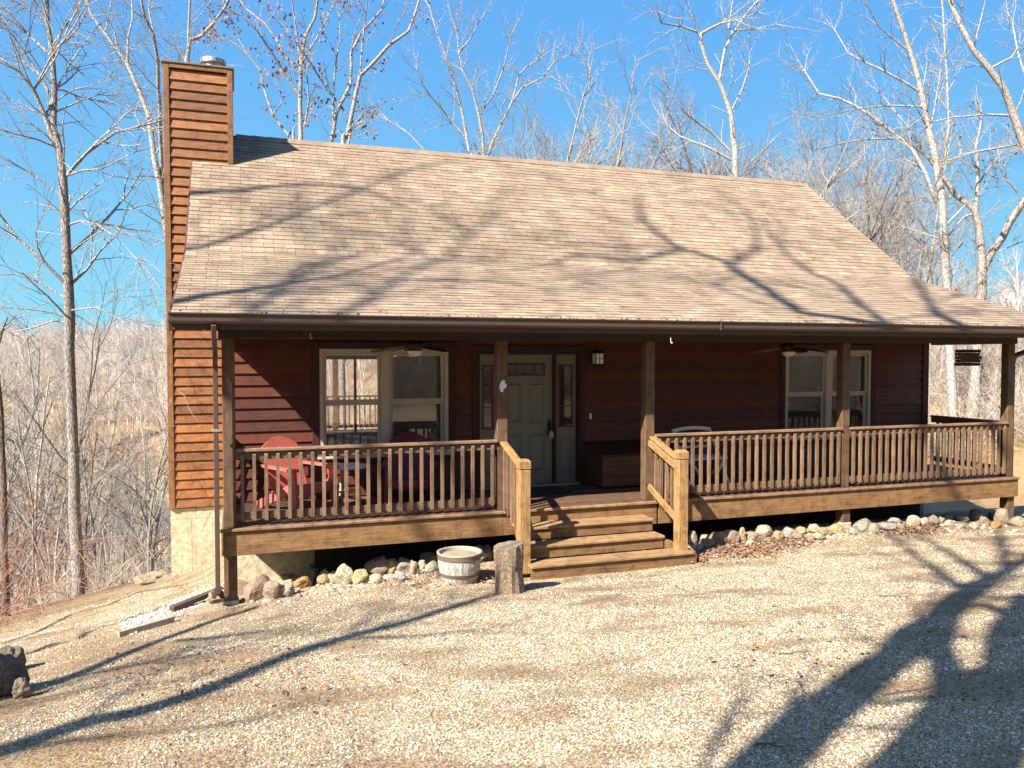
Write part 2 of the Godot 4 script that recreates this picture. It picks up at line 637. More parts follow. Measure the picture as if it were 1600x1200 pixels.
func build_cabin() -> void:
	cabin = thing("cabin", "brown wood sided cabin with shingle roof, tall chimney and railed front porch", "house")
	var concrete := mat("concrete", lin(0.58, 0.50, 0.345), 0.9, grit_tex, Vector3(0.7, 0.7, 0.7), 0.2)
	var trim_red := wood("trim", lin(0.055, 0.0155, 0.008), 1)
	var trim_red_x := wood("trim", lin(0.055, 0.0155, 0.008), 0)
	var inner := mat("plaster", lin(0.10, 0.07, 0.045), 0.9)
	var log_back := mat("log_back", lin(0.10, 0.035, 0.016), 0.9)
	# foundation
	var mb := MB.new()
	mb.box(V3(LEN * 0.5, D + 0.02 + 0.12, -1.42), Vector3(LEN, 2.8, 0.24))
	var shade_paint := mat("painted_shade", lin(0.05, 0.042, 0.034), 0.95, grit_tex, Vector3(2, 2, 2))
	for k in 9: bx("shade_panel", V3(1.2 + k * 1.22, D - 0.03, -1.3), V3(1.2 + k * 1.22 + 1.21, D - 0.008, -0.05), shade_paint, cabin)  # added dark panels: the shade under the deck painted over the pale foundation
	mb.box(V3(0.14, (D + BACK) * 0.5 + 0.12, -2.4), Vector3(0.24, 4.6, BACK - D - 0.3))
	mb.box(V3(LEN - 0.14, (D + BACK) * 0.5 + 0.12, -1.4), Vector3(0.24, 2.6, BACK - D - 0.3))
	var fo := part("foundation", mb, concrete, cabin)
	for k in 3:
		bx("concrete_panel", V3(-0.90 + 0.335 * k, 4.955, -3.4), V3(-0.90 + 0.335 * k + 0.330, 5.1, -0.785), concrete, fo)
		bx("concrete_panel", V3(-0.90 + 0.40 * k, 4.955, -0.780), V3(minf(-0.90 + 0.40 * k + 0.395, 0.1), 5.1, -0.60), concrete, fo)
	bx("concrete_panel", V3(-0.90, 5.12, -3.4), V3(0.12, 6.0, -0.60), concrete, fo)
	# front wall: backing with openings, then lapped boards
	var holes := [[1.284, 3.159, 0.56, 2.12], [3.622, 5.271, 0.0, 2.07], [9.144, 10.994, 0.56, 2.12]]
	mb = MB.new()
	var xs := [0.0, 1.284, 3.159, 3.622, 5.271, 9.144, 10.994, LEN]
	for k in 7:
		var a: float = xs[k]
		var b: float = xs[k + 1]
		if k % 2 == 0: mb.box(V3((a + b) * 0.5, D + 0.08, 1.2), Vector3(b - a, 2.44, 0.15))
		else:
			var hh: Array = holes[k / 2]
			mb.box(V3((a + b) * 0.5, D + 0.08, (hh[3] + 2.42) * 0.5), Vector3(b - a, 2.42 - hh[3], 0.15))
			if hh[2] > 0.1: mb.box(V3((a + b) * 0.5, D + 0.08, (hh[2] - 0.02) * 0.5), Vector3(b - a, hh[2] + 0.02, 0.15))
	var fw := part("front_wall", mb, log_back, cabin)
	var sm := siding_mats()
	var cut := [[1.184, 3.259, 0.46, 2.22], [3.522, 5.371, -0.1, 2.17], [9.044, 11.094, 0.46, 2.22]]
	var kk := 0
	for r in 15:
		var h0 := 0.01 + r * 0.16
		var x := 0.0
		var ends := []
		for cu in cut:
			if h0 + 0.1 > cu[2] and h0 + 0.06 < cu[3]:
				ends.append([x, cu[0]]); x = cu[1]
		ends.append([x, LEN])
		for e in ends:
			var a: float = e[0]
			while a < e[1] - 0.01:
				var l: float = minf(e[1] - a, 2.4 + 1.8 * hex_col(kk * 7 + r))
				if e[1] - a - l < 0.6: l = e[1] - a
				put("siding_board", siding_mesh(l - 0.004), sm[int(hex_col(kk + r * 3) * 5)], fw, V3(a + l * 0.5, D + 0.005, h0))
				a += l; kk += 1
	# side and back walls
	mb = MB.new()
	for ux in [0.075, LEN - 0.075]:
		mb = MB.new()
		mb.box(V3(ux, (D + BACK) * 0.5 + 0.1, 1.2), Vector3(0.15, 2.9, BACK - D - 0.12))
		var q := []
		for vv in [1.9, 2.689, 5.9, 9.9]: q.append(V3(ux, vv, roof_h(vv) - 0.25))
		q.append(V3(ux, 9.9, 2.5)); q.append(V3(ux, 1.9, 2.5))
		var mid := V3(ux, 5.5, 3.4)
		var f0 := []
		var f1 := []
		for p in q:
			f0.append(p - Vector3(0.07, 0, 0)); f1.append(p + Vector3(0.07, 0, 0))
		mb.face(f0, mid); mb.face(f1, mid)
		part("gable_wall", mb, sm[0], cabin)
	mb = MB.new()
	for q in [[0.15, 2.0, 0.0, 2.45], [3.9, 12.16, 0.0, 2.45], [2.0, 3.9, 2.0, 2.45]]:
		mb.box(V3((q[0] + q[1]) * 0.5, BACK - 0.08, (q[2] + q[3]) * 0.5), Vector3(q[1] - q[0], q[3] - q[2], 0.15))
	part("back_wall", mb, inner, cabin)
	mb = MB.new()
	mb.box(V3(LEN * 0.5, (D + BACK) * 0.5, -0.09), Vector3(LEN - 0.32, 0.14, BACK - D - 0.3))
	part("room_floor", mb, wood("floor", lin(0.16, 0.09, 0.045), 0), cabin)
	mb = MB.new()
	mb.box(V3(LEN * 0.5, (D + BACK) * 0.5, 2.49), Vector3(LEN - 0.32, 0.1, BACK - D - 0.3))
	mb.box(V3(6.6, 5.9, 1.2), Vector3(0.12, 2.44, 7.9))
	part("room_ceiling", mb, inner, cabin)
	for u in [12.24]: bx("corner_board", V3(u - 0.06, D - 0.045, 0.005), V3(u + 0.075, D - 0.005, 2.4), trim_red, cabin, 0.004)

	build_window(1.284, 3.159, "twin window with pale frames left of the door")
	build_window(9.144, 10.994, "twin window with pale frames near the right end of the porch")
	# red-brown casing boards round the openings
	for c in cut:
		var lo: float = maxf(c[2], 0.005)
		bx("casing_board", V3(c[0], D - 0.042, lo), V3(c[0] + 0.097, D - 0.001, c[3]), trim_red, cabin, 0.004)
		bx("casing_board", V3(c[1] - 0.097, D - 0.042, lo), V3(c[1], D - 0.001, c[3]), trim_red, cabin, 0.004)
		bx("casing_board", V3(c[0] + 0.098, D - 0.042, c[3] - 0.097), V3(c[1] - 0.098, D - 0.001, c[3]), trim_red_x, cabin, 0.004)
		if c[2] > 0.1: bx("casing_board", V3(c[0] + 0.098, D - 0.042, c[2]), V3(c[1] - 0.098, D - 0.001, c[2] + 0.097), trim_red_x, cabin, 0.004)
	build_door()
	build_roof()
	build_chimney()
	build_porch()
	build_interior()


func build_window(a: float, b: float, label: String) -> void:
	var cream := mat("cream_frame", lin(0.44, 0.405, 0.335), 0.5)
	var mb := MB.new()
	var mid := (a + b) * 0.5
	var h0 := 0.56
	var h1 := 2.12
	var y0 := D - 0.03
	var y1 := D + 0.10
	for q in [[a, a + 0.06, h0, h1], [b - 0.06, b, h0, h1], [mid - 0.065, mid + 0.065, h0 + 0.062, h1 - 0.062]]:
		mb.box(V3((q[0] + q[1]) * 0.5, (y0 + y1) * 0.5, (q[2] + q[3]) * 0.5), Vector3(q[1] - q[0], q[3] - q[2], y1 - y0), 0.006)
	mb.box(V3(mid, (y0 + y1) * 0.5, h1 - 0.03), Vector3(b - a - 0.122, 0.06, y1 - y0), 0.006)
	mb.box(V3(mid, (y0 + y1) * 0.5 - 0.02, h0 + 0.02), Vector3(b - a + 0.06, 0.05, y1 - y0 + 0.05), 0.008)
	var w := part("window", mb, cream, cabin)
	tag(w, label, "")
	for s in [[a + 0.062, mid - 0.067], [mid + 0.067, b - 0.062]]:
		for t in [[h0 + 0.047, 1.35, 0.05], [1.35, h1 - 0.062, 0.02]]:
			var sb := MB.new()
			var f := 0.042
			var vv: float = D + t[2]
			sb.box(V3(s[0] + f * 0.5, vv, (t[0] + t[1]) * 0.5), Vector3(f, t[1] - t[0], 0.032), 0.004)
			sb.box(V3(s[1] - f * 0.5, vv, (t[0] + t[1]) * 0.5), Vector3(f, t[1] - t[0], 0.032), 0.004)
			sb.box(V3((s[0] + s[1]) * 0.5, vv, t[0] + f * 0.5), Vector3(s[1] - s[0] - 2 * f - 0.002, f, 0.032), 0.004)
			sb.box(V3((s[0] + s[1]) * 0.5, vv, t[1] - f * 0.5), Vector3(s[1] - s[0] - 2 * f - 0.002, f, 0.032), 0.004)
			part("sash", sb, cream, w)
			for g in ([-0.006, 0.008] if a < 5.0 else [0.0]):
				put("pane", boxmesh(Vector3(s[1] - s[0] - 2 * f + 0.004, t[1] - t[0] - 2 * f + 0.004, 0.004)), pane_mat(), w, V3((s[0] + s[1]) * 0.5, vv + g, (t[0] + t[1]) * 0.5))


func raised_panel(mb: MB, a: float, b: float, h0: float, h1: float, v: float) -> void:
	# a moulded panel: sunk groove, raised field
	var q := [[0.0, 0.0], [0.012, 0.010], [0.03, 0.010], [0.05, -0.006]]
	for k in 3:
		var o0: float = q[k][0]
		var d0: float = q[k][1]
		var o1: float = q[k + 1][0]
		var d1: float = q[k + 1][1]
		var p := [V3(a + o0, v + d0, h0 + o0), V3(b - o0, v + d0, h0 + o0), V3(b - o0, v + d0, h1 - o0), V3(a + o0, v + d0, h1 - o0)]
		var r := [V3(a + o1, v + d1, h0 + o1), V3(b - o1, v + d1, h0 + o1), V3(b - o1, v + d1, h1 - o1), V3(a + o1, v + d1, h1 - o1)]
		for e in 4:
			var e2 := (e + 1) % 4
			mb.face([p[e], p[e2], r[e2], r[e]], V3((a + b) * 0.5, v + 0.3, (h0 + h1) * 0.5))
	mb.face([V3(a + 0.05, v - 0.006, h0 + 0.05), V3(b - 0.05, v - 0.006, h0 + 0.05), V3(b - 0.05, v - 0.006, h1 - 0.05), V3(a + 0.05, v - 0.006, h1 - 0.05)], V3((a + b) * 0.5, v + 0.3, (h0 + h1) * 0.5))


func leaf_slab(parent: Node3D, called: String, a: float, b: float, h0: float, h1: float, holes: Array, green: Material) -> MeshInstance3D:
	# a slab of strips left round rectangular holes (panels and lights sit in them)
	var mb := MB.new()
	var xs := [a, b]
	var hs := [h0, h1]
	for q in holes:
		for w in [q[0], q[1]]: if not xs.has(w): xs.append(w)
		for w in [q[2], q[3]]: if not hs.has(w): hs.append(w)
	xs.sort(); hs.sort()
	for k in xs.size() - 1:
		for j in hs.size() - 1:
			var mx: float = (xs[k] + xs[k + 1]) * 0.5
			var mh: float = (hs[j] + hs[j + 1]) * 0.5
			var free := true
			for q in holes: if mx > q[0] and mx < q[1] and mh > q[2] and mh < q[3]: free = false
			if free:
				var c := V3(mx, D + 0.06, mh)
				var hx: float = (xs[k + 1] - xs[k]) * 0.5
				var hh: float = (hs[j + 1] - hs[j]) * 0.5
				for s in [-0.02, 0.02]:
					mb.face([c + Vector3(-hx, -hh, -s), c + Vector3(hx, -hh, -s), c + Vector3(hx, hh, -s), c + Vector3(-hx, hh, -s)], V3(mx, D + 0.06, mh))
	for q in holes:
		var mid := V3((q[0] + q[1]) * 0.5, D + 0.06, (q[2] + q[3]) * 0.5)
		var r := [Vector3(q[0], q[2], 0), Vector3(q[1], q[2], 0), Vector3(q[1], q[3], 0), Vector3(q[0], q[3], 0)]
		for e in 4:
			var p0: Vector3 = r[e]
			var p1: Vector3 = r[(e + 1) % 4]
			mb.face([Vector3(p0.x, p0.y, -D - 0.04), Vector3(p1.x, p1.y, -D - 0.04), Vector3(p1.x, p1.y, -D - 0.08), Vector3(p0.x, p0.y, -D - 0.08)], mid + (mid - Vector3((p0.x + p1.x) * 0.5, (p0.y + p1.y) * 0.5, mid.z)) * 4.0)
	return part(called, mb, green, parent)


func build_door() -> void:
	var green := mat("sage_paint", lin(0.145, 0.157, 0.118), 0.38)
	var red := wood("trim", lin(0.055, 0.0155, 0.008), 1)
	var bead := mat("brown_bead", lin(0.10, 0.035, 0.02), 0.6)
	var black := mat("iron", lin(0.02, 0.018, 0.016), 0.4, null, Vector3.ONE, 0, true, 0.6)
	var brass := mat("old_brass", lin(0.30, 0.21, 0.09), 0.35, null, Vector3.ONE, 0, true, 0.9)
	bx("door_sill", V3(3.622, D - 0.07, 0.002), V3(5.271, D + 0.12, 0.03), mat("sill_metal", lin(0.38, 0.36, 0.32), 0.4, null, Vector3.ONE, 0, true, 0.5), cabin, 0.006)
	# jambs and mullions
	for q in [[3.622, 3.645], [3.93, 3.965], [4.845, 4.89], [5.245, 5.271]]:
		bx("door_jamb", V3(q[0], D - 0.02, 0.032), V3(q[1], D + 0.12, 2.04), red, cabin, 0.003)
	bx("door_head", V3(3.622, D - 0.02, 2.041), V3(5.271, D + 0.12, 2.068), wood("trim", lin(0.055, 0.0155, 0.008), 0), cabin, 0.003)
	# the door leaf: four small lights over four panels
	var dh := [[4.07, 4.72, 1.71, 1.91], [4.07, 4.34, 0.98, 1.62], [4.45, 4.72, 0.98, 1.62], [4.07, 4.34, 0.22, 0.82], [4.45, 4.72, 0.22, 0.82]]
	var door := leaf_slab(cabin, "door", 3.968, 4.842, 0.034, 2.038, dh, green)
	tag(door, "sage green front door with four small lights across the top", "")
	for k in range(1, 5):
		var mb := MB.new()
		raised_panel(mb, dh[k][0], dh[k][1], dh[k][2], dh[k][3], D + 0.04)
		part("door_panel", mb, green, door)
	lights(door, dh[0], 4, 1, bead)
	var mb := MB.new()
	mb.lathe([Vector2(0.032, 0), Vector2(0.032, 0.012), Vector2(0.02, 0.02), Vector2(0.0, 0.022)], 16)
	put("deadbolt", mb.mesh(), brass, door, V3(4.79, D + 0.042, 1.10), Basis(Vector3.RIGHT, PI / 2))
	mb = MB.new()
	mb.box(Vector3(0, -0.02, 0.008), Vector3(0.055, 0.24, 0.016), 0.006)
	mb.tube([Vector3(0, 0.05, 0.012), Vector3(0, 0.045, 0.055), Vector3(0, 0.0, 0.068), Vector3(0, -0.07, 0.06), Vector3(0, -0.11, 0.015)], [0.009, 0.009, 0.010, 0.009, 0.008], 8, true)
	put("door_handle", mb.mesh(), black, door, V3(4.79, D + 0.04, 0.93))
	# sidelights: three lights over a panel
	for s in [[3.648, 3.927], [4.893, 5.242]]:
		var m0: float = s[0] + 0.05
		var m1: float = s[1] - 0.05
		var hs := [[m0, m1, 0.90, 1.88], [m0, m1, 0.20, 0.76]]
		var sl := leaf_slab(cabin, "sidelight", s[0], s[1], 0.034, 2.038, hs, green)
		mb = MB.new()
		raised_panel(mb, m0, m1, 0.20, 0.76, D + 0.04)
		part("door_panel", mb, green, sl)
		lights(sl, hs[0], 1, 3, bead)


func lights(parent: Node3D, q: Array, nx: int, ny: int, bead: Material) -> void:
	var mb := MB.new()
	var f := 0.026
	var v := D + 0.036
	var w: float = q[1] - q[0]
	var h: float = q[3] - q[2]
	var cx: float = (q[0] + q[1]) * 0.5
	var ch: float = (q[2] + q[3]) * 0.5
	for s in [-1, 1]:
		mb.box(V3(cx + s * (w * 0.5 - f * 0.5), v, ch), Vector3(f, h, 0.022), 0.004)
		mb.box(V3(cx, v, ch + s * (h * 0.5 - f * 0.5)), Vector3(w - 2 * f, f, 0.022), 0.004)
	var iw := w - 2 * f
	var ih := h - 2 * f
	for k in range(1, nx): mb.box(V3(q[0] + f + iw * k / nx, v, ch), Vector3(0.016, ih, 0.018), 0.003)
	for k in range(1, ny): mb.box(V3(cx, v, q[2] + f + ih * k / ny), Vector3(iw, 0.016, 0.018), 0.003)
	part("light_frame", mb, bead, parent)
	for k in nx:
		for j in ny:
			for g in [0.010]:
				put("pane", boxmesh(Vector3(iw / nx - 0.01, ih / ny - 0.01, 0.004)), pane_mat(), parent, V3(q[0] + f + iw * (k + 0.5) / nx, v + g, q[2] + f + ih * (j + 0.5) / ny))


# ---------------------------------------------------------------- roof
# a tab with the darker band of granules along its upper edge; -z is up the slope or down it by the basis used
func shingle_shape(mb: MB, w: float) -> void:
	var c := mb.col
	mb.box(Vector3(0, 0, -SH * 0.0225), Vector3(w, 0.011, 0.113))
	mb.col = c * Color(0.50, 0.46, 0.45)
	mb.box(Vector3(0, 0, SH * 0.0567), Vector3(w, 0.0105, 0.0445))
	mb.col = c

func shingle_mesh(w: float) -> ArrayMesh:
	var key := "shingle %.3f" % w
	if not boxes.has(key):
		var mb := MB.new()
		shingle_shape(mb, w)
		boxes[key] = mb.mesh()
	return boxes[key]

const SH := -1.0

func build_roof() -> void:
	var u0 := -0.47
	var u1 := 12.88
	var under := mat("roof_deck", lin(0.10, 0.075, 0.055), 0.9, grit_tex, Vector3(3, 3, 3))
	var mb := MB.new()
	var vs := [-0.50, 2.689, 5.9, 10.45]
	for k in 3:
		var a: float = vs[k]
		var b: float = vs[k + 1]
		mb.prism_x([Vector2(-a, roof_h(a) - 0.012), Vector2(-b, roof_h(b) - 0.012), Vector2(-b, roof_h(b) - 0.17), Vector2(-a, roof_h(a) - 0.17)], u0, u1)
	var roof := part("roof", mb, under, cabin)
	tag(roof, "brown and tan asphalt shingle roof, steeper above the porch slope", "")
	# shingles: tabs in courses up the two front slopes
	var w := 0.305
	var expo := 0.127
	var spots := []
	var rng := RandomNumberGenerator.new()
	rng.seed = 42
	for seg in [[-0.535, 2.68], [2.66, 5.88]]:
		var a: float = seg[0]
		var b: float = seg[1]
		var d := V3(0, b, roof_h(b)) - V3(0, a, roof_h(maxf(a, -0.52)))
		var len := d.length()
		d = d.normalized()
		var n := int(len / expo)
		for r in n:
			var base := V3(0, a, roof_h(maxf(a, -0.52))) + d * (r * len / n)
			var off := (0.5 if r % 2 else 0.0) * w + rng.randf_range(-0.012, 0.012) - w
			var k := 0
			while true:
				var x0 := u0 - 0.01 + off + k * w
				var x1 := minf(x0 + w, u1 + 0.01)
				x0 = maxf(x0, u0 - 0.01)
				k += 1
				if x1 - x0 < 0.03 and k > 3: break
				if x1 - x0 < 0.03: continue
				if -base.z > 4.93 and -base.z < 6.0 and x1 < 0.22: continue
				spots.append([Vector3((x0 + x1) * 0.5, base.y, base.z), x1 - x0, d, rng.randf(), rng.randf()])
	var e := eye()
	spots.sort_custom(func(p, q): return e.distance_squared_to(p[0]) < e.distance_squared_to(q[0]))
	var pal := [lin(0.365, 0.272, 0.178), lin(0.345, 0.252, 0.166), lin(0.385, 0.294, 0.19), lin(0.32, 0.232, 0.156), lin(0.36, 0.26, 0.17), lin(0.35, 0.264, 0.175), lin(0.415, 0.325, 0.215)]
	var sm := []
	for k in pal.size():
		var m := stained(mat("shingle%d" % k, pal[k], 0.92, grit_tex, Vector3(2.2, 2.2, 2.2), 0.15), Vector3(0.25, 0.25, 0.25))
		m.vertex_color_use_as_albedo = true
		sm.append(m)
	var all := MB.new()
	for k in spots.size():
		var s: Array = spots[k]
		var d: Vector3 = s[2]
		var up := Vector3.RIGHT.cross(d).normalized()
		if up.y < 0: up = -up
		var tilt := d * cos(0.045) - up * sin(0.045)
		var nrm := up * cos(0.045) + d * sin(0.045)
		var bas := Basis(Vector3.RIGHT, nrm, Vector3.RIGHT.cross(nrm))
		var lump: float = (s[4] - 0.5) * 0.006
		var o: Vector3 = s[0] + tilt * 0.074 + up * (0.013 + lump)
		var kind := mini(int(pow(s[3], 1.15) * 7), 6)
		if k < 300:
			put("shingle", shingle_mesh(snappedf(s[1] - 0.006, 0.01)), sm[kind], roof, o, bas)
		else:
			all.xf = Transform3D(bas, o)
			var c: Color = pal[kind].srgb_to_linear()
			all.col = c * (0.96 + 0.08 * s[4])
			shingle_shape(all, s[1] - 0.006)
	var am := mat("shingle_rest", Color.WHITE, 0.92, grit_tex, Vector3(2.2, 2.2, 2.2), 0.15)
	am.vertex_color_use_as_albedo = true
	stained(am, Vector3(0.25, 0.25, 0.25))
	var rest := part("shingles", all, am, roof)
	rest.set_meta("kind", "stuff")
	# ridge caps
	var cap := MB.new()
	cap.prism_x([Vector2(-0.15, -0.105), Vector2(0, 0.012), Vector2(0.15, -0.105), Vector2(0.15, -0.118), Vector2(0, -0.002), Vector2(-0.15, -0.118)], -0.15, 0.15)
	var cm := cap.mesh()
	for k in 44: put("ridge_cap", cm, sm[3 if k % 3 else 1], roof, V3(0.38 + k * 0.285, 5.9, 6.053 + 0.028), Basis(Vector3.BACK, -0.03))
	# fascia, rake boards, gutter, soffit
	var brown := mat("brown_metal", lin(0.075, 0.05, 0.04), 0.4)
	var dark := wood("fascia", lin(0.11, 0.06, 0.035), 0)
	bx("fascia_board", V3(u0, -0.498, 2.31), V3(u1, -0.475, 2.44), dark, cabin)
	for u in [u0 - 0.02, u1 + 0.02]:
		for seg in [[-0.49, 2.689], [2.689, 5.9]]:
			var rb := MB.new()
			var a := V3(u, seg[0], roof_h(seg[0]) - 0.11)
			var b := V3(u, seg[1], roof_h(seg[1]) - 0.11)
			rb.bar(a, b, 0.03, 0.17)
			part("rake_board", rb, wood("fascia", lin(0.11, 0.06, 0.035), 2), cabin)
	var g := MB.new()
	g.prism_x([Vector2(0.502, 2.365), Vector2(0.565, 2.365), Vector2(0.595, 2.39), Vector2(0.602, 2.455), Vector2(0.622, 2.468), Vector2(0.622, 2.48), Vector2(0.502, 2.48)], u0 - 0.03, u1 + 0.05)
	var gu := part("gutter", g, brown, cabin)
	bx("gutter_seam", V3(6.3, -0.624, 2.363), V3(6.312, -0.50, 2.484), brown, gu)
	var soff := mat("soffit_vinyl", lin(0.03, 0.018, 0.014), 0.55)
	for k in 66: bx("soffit_panel", V3(u0 + k * 0.2022, -0.474, 2.335), V3(u0 + k * 0.2022 + 0.197, 0.07, 2.343), soff, cabin)
	for k in 62: bx("ceiling_panel", V3(0.0 + k * 0.2, 0.235, 2.395 - 0.002 * (k % 2)), V3(0.0 + k * 0.2 + 0.196, D - 0.03, 2.41), soff, cabin)
	bx("porch_beam", V3(-0.02, 0.08, 2.22), V3(12.52, 0.23, 2.42), wood("beam", lin(0.045, 0.02, 0.012), 0), cabin, 0.006)
	bx("porch_beam", V3(12.34, 0.235, 2.22), V3(12.48, D - 0.05, 2.41), wood("beam", lin(0.045, 0.02, 0.012), 2), cabin, 0.006)
	bx("porch_beam", V3(0.02, 0.235, 2.22), V3(0.15, D - 0.05, 2.41), wood("beam", lin(0.045, 0.02, 0.012), 2), cabin, 0.006)


func build_chimney() -> void:
	var cm := chimney_mats()
	var post := wood("cedar_trim", lin(0.26, 0.12, 0.040), 1)
	var posth := wood("cedar_trim", lin(0.26, 0.12, 0.040), 0)
	var mb := MB.new()
	var v0 := 4.926
	var v1 := 6.1
	var top := 6.93
	mb.box(V3(-0.371, (v0 + v1) * 0.5 + 0.02, (top - 0.583) * 0.5), Vector3(1.06, top + 0.583, v1 - v0 - 0.04))
	var ch := part("chimney", mb, cm[1], cabin)
	tag(ch, "tall wood sided chimney at the left gable with a grey metal flue", "")
	var r := 0
	var h := -0.583
	while h < top - 0.17:
		var upper := h > 5.2
		var right := 0.09 if upper else 0.17
		put("siding_board", siding_mesh(right + 0.828), cm[int(hex_col(r * 5) * 5)], ch, V3((right - 0.828) * 0.5, v0 + 0.02, h))
		h += 0.161
		r += 1
	# side boards towards the roof
	bx("corner_board", V3(-0.922, v0 - 0.03, -0.59), V3(-0.826, v0 + 0.04, top), post, ch, 0.005)
	bx("corner_board", V3(0.092, v0 - 0.03, 5.14), V3(0.181, v0 + 0.04, top), post, ch, 0.005)
	bx("corner_board", V3(0.165, v0 + 0.042, 5.2), V3(0.183, v1, top), posth, ch, 0.003)
	bx("top_board", V3(-0.82, v0 - 0.032, top - 0.075), V3(0.09, v0 - 0.012, top), posth, ch, 0.003)
	bx("chimney_cap", V3(-0.95, v0 - 0.05, top), V3(0.21, v1 + 0.03, top + 0.035), mat("cap_metal", lin(0.20, 0.15, 0.11), 0.5, null, Vector3.ONE, 0, true, 0.4), ch, 0.006)
	var steel := mat("flue_steel", lin(0.40, 0.39, 0.37), 0.5, null, Vector3.ONE, 0, true, 0.85)
	var fl := MB.new()
	fl.lathe([Vector2(0.17, 0), Vector2(0.17, 0.14), Vector2(0.215, 0.142), Vector2(0.215, 0.215), Vector2(0.18, 0.232), Vector2(0.0, 0.245)], 24)
	put("flue", fl.mesh(), steel, ch, V3(-0.14, 5.3, top + 0.035))
	for k in 10:
		var an := TAU * k / 10
		put("flue_slot", boxmesh(Vector3(0.012, 0.05, 0.004)), mat("flue_dark", lin(0.03, 0.03, 0.03), 0.6), ch, V3(-0.14, 5.3, top + 0.212) + Vector3(cos(an), 0, sin(an)) * 0.216, Basis(Vector3.UP, -an + PI / 2))


# ---------------------------------------------------------------- porch
func deck_mats(axis: int) -> Array:
	var out := []
	for k in 4:
		var f: float = [1.0, 0.78, 1.2, 0.9][k]
		out.append(wood("deck%d" % k, lin(0.14 * f, 0.074 * f, 0.042 * f), axis))
	return out

func rail_mats(axis: int) -> Array:
	var out := []
	for k in 4:
		var f: float = [1.0, 0.78, 1.18, 0.9][k]
		out.append(wood("rail%d" % k, lin(0.235 * f, 0.145 * f, 0.082 * f), axis))
	return out

func baluster_mesh() -> ArrayMesh:
	if boxes.has("baluster"): return boxes["baluster"]
	var mb := MB.new()
	var w := 0.019
	# square stick, top cut slanting back, foot bevelled
	var prof := [Vector2(w, 0.025), Vector2(w, 0.80), Vector2(-w, 0.835), Vector2(-w, 0.0)]
	mb.prism_x(prof, -w, w)
	boxes["baluster"] = mb.mesh()
	return boxes["baluster"]

func railing(a: float, b: float, label: String) -> void:
	var rx := rail_mats(0)
	var ry := rail_mats(1)
	var mb := MB.new()
	mb.box(V3((a + b) * 0.5, 0.098, 0.904), Vector3(b - a, 0.036, 0.095), 0.006)
	var r := part("railing", mb, rx[2], cabin)
	tag(r, label, "")
	bx("sub_rail", V3(a, 0.094, 0.79), V3(b, 0.13, 0.882), rx[1], r, 0.004)
	bx("bottom_rail", V3(a, 0.094, 0.075), V3(b, 0.13, 0.165), rx[1], r, 0.004)
	var n := int((b - a) / 0.129)
	for k in n:
		var u := a + (b - a) * (k + 0.5) / n
		put("baluster", baluster_mesh(), ry[int(hex_col(k * 3 + int(a * 10)) * 4)], r, V3(u, 0.074, 0.045), Basis(Vector3.UP, (hex_col(k + int(a * 7)) - 0.5) * 0.06))
		if k % 2 == 0: put("screw_head", boxmesh(Vector3(0.03, 0.006, 0.006)), mat("screw", lin(0.5, 0.48, 0.44), 0.3, null, Vector3.ONE, 0, true, 0.8), r, V3(u - 0.03, 0.089, 0.82))

func side_railing(u: float, label: String) -> void:
	var rz := rail_mats(2)
	var ry := rail_mats(1)
	var mb := MB.new()
	mb.box(V3(u, 0.97, 0.904), Vector3(0.095, 0.036, 1.46), 0.006)
	var r := part("railing", mb, rz[2], cabin)
	tag(r, label, "")
	bx("sub_rail", V3(u - 0.02, 0.24, 0.79), V3(u + 0.018, D - 0.04, 0.882), rz[1], r, 0.004)
	bx("bottom_rail", V3(u - 0.02, 0.24, 0.075), V3(u + 0.018, D - 0.04, 0.165), rz[1], r, 0.004)
	var out := 1.0 if u > 6.0 else -1.0
	for k in 11: put("baluster", baluster_mesh(), ry[k % 4], r, V3(u + out * 0.039, 0.3 + k * 0.129, 0.045), Basis(Vector3.UP, out * PI / 2))

